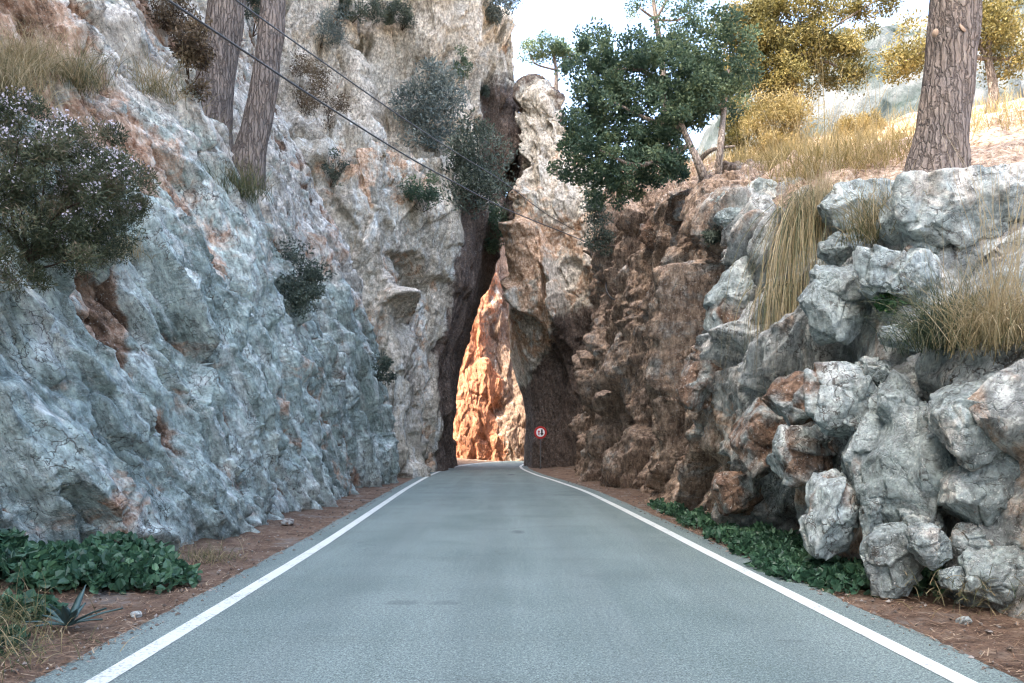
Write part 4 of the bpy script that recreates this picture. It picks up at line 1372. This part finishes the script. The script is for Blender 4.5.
for k, (lab, px, py, d, hw, hh, tilt, mk) in enumerate((
    ('big pale cracked boulder in front of the big pine trunk', 988, 205, 8.9, 80, 48, 6, (.18, .08, .55)),
    ('rounded bluish slab left of the cracked boulder below the pine', 872, 200, 11.0, 40, 27, -14, (.05, .1, .25)),
    ('squat pale rock on the rim of the bank above the bright green plant', 780, 242, 13.4, 27, 22, 0, (.08, .1, .35)),
    ('long pale boulder lying on the rim below the golden grass', 754, 194, 17.0, 42, 17, -6, (.1, .1, .5)),
    ('flat white stone under the left end of the long pale boulder', 736, 216, 16.5, 18, 8, 0, (.1, .2, .5)),
    ('overhanging slab with pale flat top above the dark hollow', 914, 274, 8.9, 50, 26, 16, (.15, .2, .45)),
    ('leaning grey block left of the dark hollow', 848, 298, 9.6, 33, 42, 24, (.15, .2, .25)),
    ('small round rock on top of the leaning grey block', 850, 246, 10.3, 23, 17, 0, (.1, .15, .35)),
    ('small wedge-shaped pale stone inside the dark hollow', 903, 338, 8.9, 20, 12, 12, (.1, .1, .5)),
    ('brownish block with cracked top below the dark hollow', 850, 400, 9.0, 42, 36, 5, (.15, .35, .25)),
    ('long bluish slab slanting down beside the large grey boulder', 893, 440, 8.5, 31, 66, 34, (.05, .1, .2)),
    ('pointed pale boulder at the right edge under the dry tuft', 992, 418, 7.9, 36, 40, -10, (.12, .1, .5)),
    ('large grey boulder, the biggest one beside the road', 945, 470, 7.9, 50, 66, 24, (.10, .12, .32)),
    ('massive grey boulder cut off by the right edge of the view', 1010, 490, 7.5, 42, 56, 8, (.12, .12, .4)),
    ('upright grey block left of the large boulder above the leaves', 839, 512, 8.6, 25, 45, 8, (.1, .2, .25)),
    ('low jagged rock at the foot of the large boulder touching the verge', 905, 560, 7.8, 30, 36, 12, (.15, .2, .3)),
    ('small white stone wedged between the boulders near the verge', 936, 546, 7.4, 19, 22, -28, (.05, .05, .6)),
    ('pale boulder at the lower right corner on the brown verge', 1012, 580, 7.1, 32, 32, 0, (.18, .15, .5)),
    ('angular pale block between the large boulder and the slanting slab', 905, 410, 8.3, 22, 20, 15, (.1, .1, .45)),
    ('narrow grey shard upright left of the large boulder', 880, 505, 8.2, 14, 34, 10, (.1, .15, .2)),
    ('dark squat block under the massive boulder at the right edge', 985, 545, 7.5, 24, 18, 0, (.1, .3, .15)),
    ('grey block tucked under the large boulder behind the white stone', 925, 525, 7.9, 26, 22, 0, (.1, .25, .2)),
    ('pale angular block at the right edge above the massive boulder', 1015, 400, 8.2, 24, 26, 10, (.2, .1, .5)),
    ('small block under the overhanging slab on the right side of the hollow', 940, 318, 9.0, 18, 16, 0, (.25, .3, .3)),
    ('weathered block on the ledge between cracked top and slanting slab', 880, 372, 9.0, 20, 14, 8, (.15, .2, .35)),
    ('rough grey block above the shaded block on the bank', 800, 398, 10.2, 26, 30, 20, (.15, .5, .15)),
    ('small bluish cobble in the gap above the lower right corner', 960, 580, 7.3, 15, 13, 0, (.05, .1, .3)),
    ('shaded grey-brown block left of the slanting slab', 812, 455, 9.8, 30, 36, 12, (.1, .4, .2)),
    ('pinkish block behind the cracked boulder at the right edge', 930, 245, 9.2, 22, 20, 20, (.45, .1, .4)),
    ('grey rock over the tuft at the far right edge', 1018, 300, 8.6, 26, 30, 0, (.3, .15, .4)),
    ('sloping long grey block on the bank left of the hanging straw tuft', 745, 292, 14.0, 24, 50, 38, (.1, .4, .2)),
    ('grey block lower on the bank below the sloping long block', 712, 372, 14.6, 20, 40, 26, (.2, .6, .1)),
    ('dark rounded boulder left of the sloping block under the evergreen stems', 688, 205, 21.5, 20, 18, 0, (.2, .6, .1)),
    ('brown rounded rock on the bank under the evergreen crown', 662, 232, 25, 18, 20, 10, (.25, .6, .05)),
    ('grey mound of rock low on the bank above the leaves', 770, 440, 11.3, 28, 44, 14, (.2, .55, .15)),
    ('low grey outcrop at the foot of the bank behind the leaves', 742, 490, 12.2, 26, 24, 10, (.2, .6, .1)),
)):
    boulder(lab, px, py, d, hw, hh, tilt, .85, k + 1, mask=mk, rough=1.0)
for k, (lab, x, y, r) in enumerate((('pale stone on the left verge at the cliff foot', -4.0, 14.2, .12), ('flat whitish scrap of stone on the right verge by the leaves', 3.35, 12.9, .07),
                                    ('small pale stone on the dirt near the lower left corner', -3.25, 6.9, .045), ('brown stone half hidden between left leaves and dirt', -4.25, 6.7, .13),
                                    ('small grey stone on the right verge before the lower right boulder', 3.75, 6.6, .06), ('pebble on the right verge beyond the leaves', 3.15, 17, .08))):
    z = float(vzr(np.array(x), np.array(y), np.sign(x)))
    px, py = CX + F * x / y, HY - F * (z + r * .4 - H) / y
    boulder(lab, px, py, y, r / y * F, r / y * F * .6, 0, .9, 40 + k, mask=(.3, .35, .3), group='stones on the verges', name='stone', cat='stone', ic=ICO4)

# ------------------------------------------------------------------ road sign
M['red'] = NT('sign_red').pbr((.42, .025, .02), .45)
M['white'] = NT('sign_white').pbr((.78, .78, .76), .45)
M['black'] = NT('sign_black').pbr((.012, .012, .012), .5)
M['steel'] = NT('dull_steel').pbr((.10, .10, .10), .6)
sy = 43.0
sc_ = P(540.5, 432.5, sy)
t = thing('road_sign', (sc_[0], sy, 0), 'round red-rimmed white sign with two arrows at the foot of the cleft', 'road sign')
nrm = np.array([0, -1.0, 0])
v, f = disc(sc_ + np.array([0, .03, 0]), nrm, .345, .03, 40)
mesh_obj('rim', v, f, M['red'], t, False)
v, f = disc(sc_ + np.array([0, .008, 0]), nrm, .235, .03, 40)
fc = mesh_obj('face', v, f, M['white'], t, False)


def arrow(cx, w_, up, mat, L=.34):
    h_ = L / 2
    pts = [(-w_ * .5, -h_), (w_ * .5, -h_), (w_ * .5, h_ * .25), (w_ * 1.15, h_ * .25), (0, h_), (-w_ * 1.15, h_ * .25), (-w_ * .5, h_ * .25)]
    s_ = 1 if up else -1
    base = [sc_ + np.array([cx + a, -.010, s_ * b]) for a, b in pts]
    v = base + [q + np.array([0, -.008, 0]) for q in base]
    m_ = len(pts)
    f = [tuple(range(m_, 2 * m_)), tuple(range(m_ - 1, -1, -1))] + [(k, (k + 1) % m_, m_ + (k + 1) % m_, m_ + k) for k in range(m_)]
    mesh_obj('arrow', v, f, mat, fc, False)


arrow(-.085, .06, True, M['red'], .28)
arrow(.075, .085, False, M['black'], .34)
tube('post', [np.array([sc_[0], sy + .075, -.05]), np.array([sc_[0], sy + .075, 1.1]), np.array([sc_[0], sy + .075, sc_[2] + .3])], [.028, .028], M['steel'], t, 10)

# ------------------------------------------------------------------ overhead cables, coil
for lab, pts, r in (('thicker black cable sagging across the road from upper left to the right wall', [P(-60, -170, 7.5), P(40, -85, 9), P(168, 0, 11.5), P(310, 95, 16), P(400, 152, 21), P(450, 180, 25), P(506, 209, 31), P(567, 234, 37.5), hit(624, 258)], .016),
                    ('thinner cable behind it that crosses both pine trunks higher up', [P(120, -80, 11), P(190, -33, 12), P(237, 1, 13), P(320, 60, 17), P(400, 116, 22), P(455, 152, 27), P(505, 183, 32), P(545, 213, 38), hit(576, 231)], .013)):
    o = tube('cable', pts, [r, r * 1.6], M['cable'], None, 8, 2)
    tag(o, lab, 'cable', 'cables over the road')
hc = hit(617, 287)
cc = P(617, 287, hc[1] - .35)
th = np.linspace(0, 2 * np.pi, 25)
o = tube('cable_coil', [cc + np.array([.42 * math.cos(a), -.06 + .10 * math.sin(a), .52 * math.sin(a)]) for a in th], [.03, .03], M['cable'], None, 8, 1)
tag(o, 'black ring of coiled cable hung on the brown bank', 'cable coil')
# ------------------------------------------------------------------ light, sky, camera
AZ, EL = math.atan2(-.8, -.6), math.radians(50)
w = bpy.data.worlds.new('World')
SC.world = w
w.use_nodes = True
nt = w.node_tree
bg = nt.nodes['Background']
sky = nt.nodes.new('ShaderNodeTexSky')
sky.sky_type = 'NISHITA'
sky.sun_disc = False
sky.sun_elevation = EL
sky.sun_rotation = AZ % (2 * math.pi)
sky.air_density = 1.0
sky.dust_density = 5.0
sky.ozone_density = 1.0
nt.links.new(sky.outputs[0], bg.inputs[0])
bg.inputs[1].default_value = .15
sd = bpy.data.lights.new('sun', 'SUN')
sd.energy = 2.1
sd.angle = math.radians(.5)
sd.color = (1, .90, .76)
so = bpy.data.objects.new('sun', sd)
COL.objects.link(so)
from mathutils import Vector
so.rotation_euler = Vector((-math.sin(AZ) * math.cos(EL), -math.cos(AZ) * math.cos(EL), -math.sin(EL))).to_track_quat('-Z', 'Y').to_euler()
so.location = (-20, -10, 60)

cd = bpy.data.cameras.new('camera')
cam = bpy.data.objects.new('camera', cd)
COL.objects.link(cam)
cam.location = (0, 0, H)
cam.rotation_euler = (math.radians(90), 0, 0)
cd.sensor_width = 36
cd.lens = 36 * F / 1024
cd.shift_y = (HY - 341.5) / 1024
cd.clip_start = .05
cd.clip_end = 3000
SC.camera = cam
SC.view_settings.view_transform = 'Standard'
SC.view_settings.look = 'None'
SC.view_settings.exposure = 3.0
SC.view_settings.gamma = 1
SC.view_settings.use_curve_mapping = False
SC.cycles.max_bounces = 6
SC.cycles.diffuse_bounces = 4
SC.cycles.transmission_bounces = 4
SC.cycles.use_denoising = True
SC.render.filter_size = 1.2
SC.cycles.filter_width = 1.2
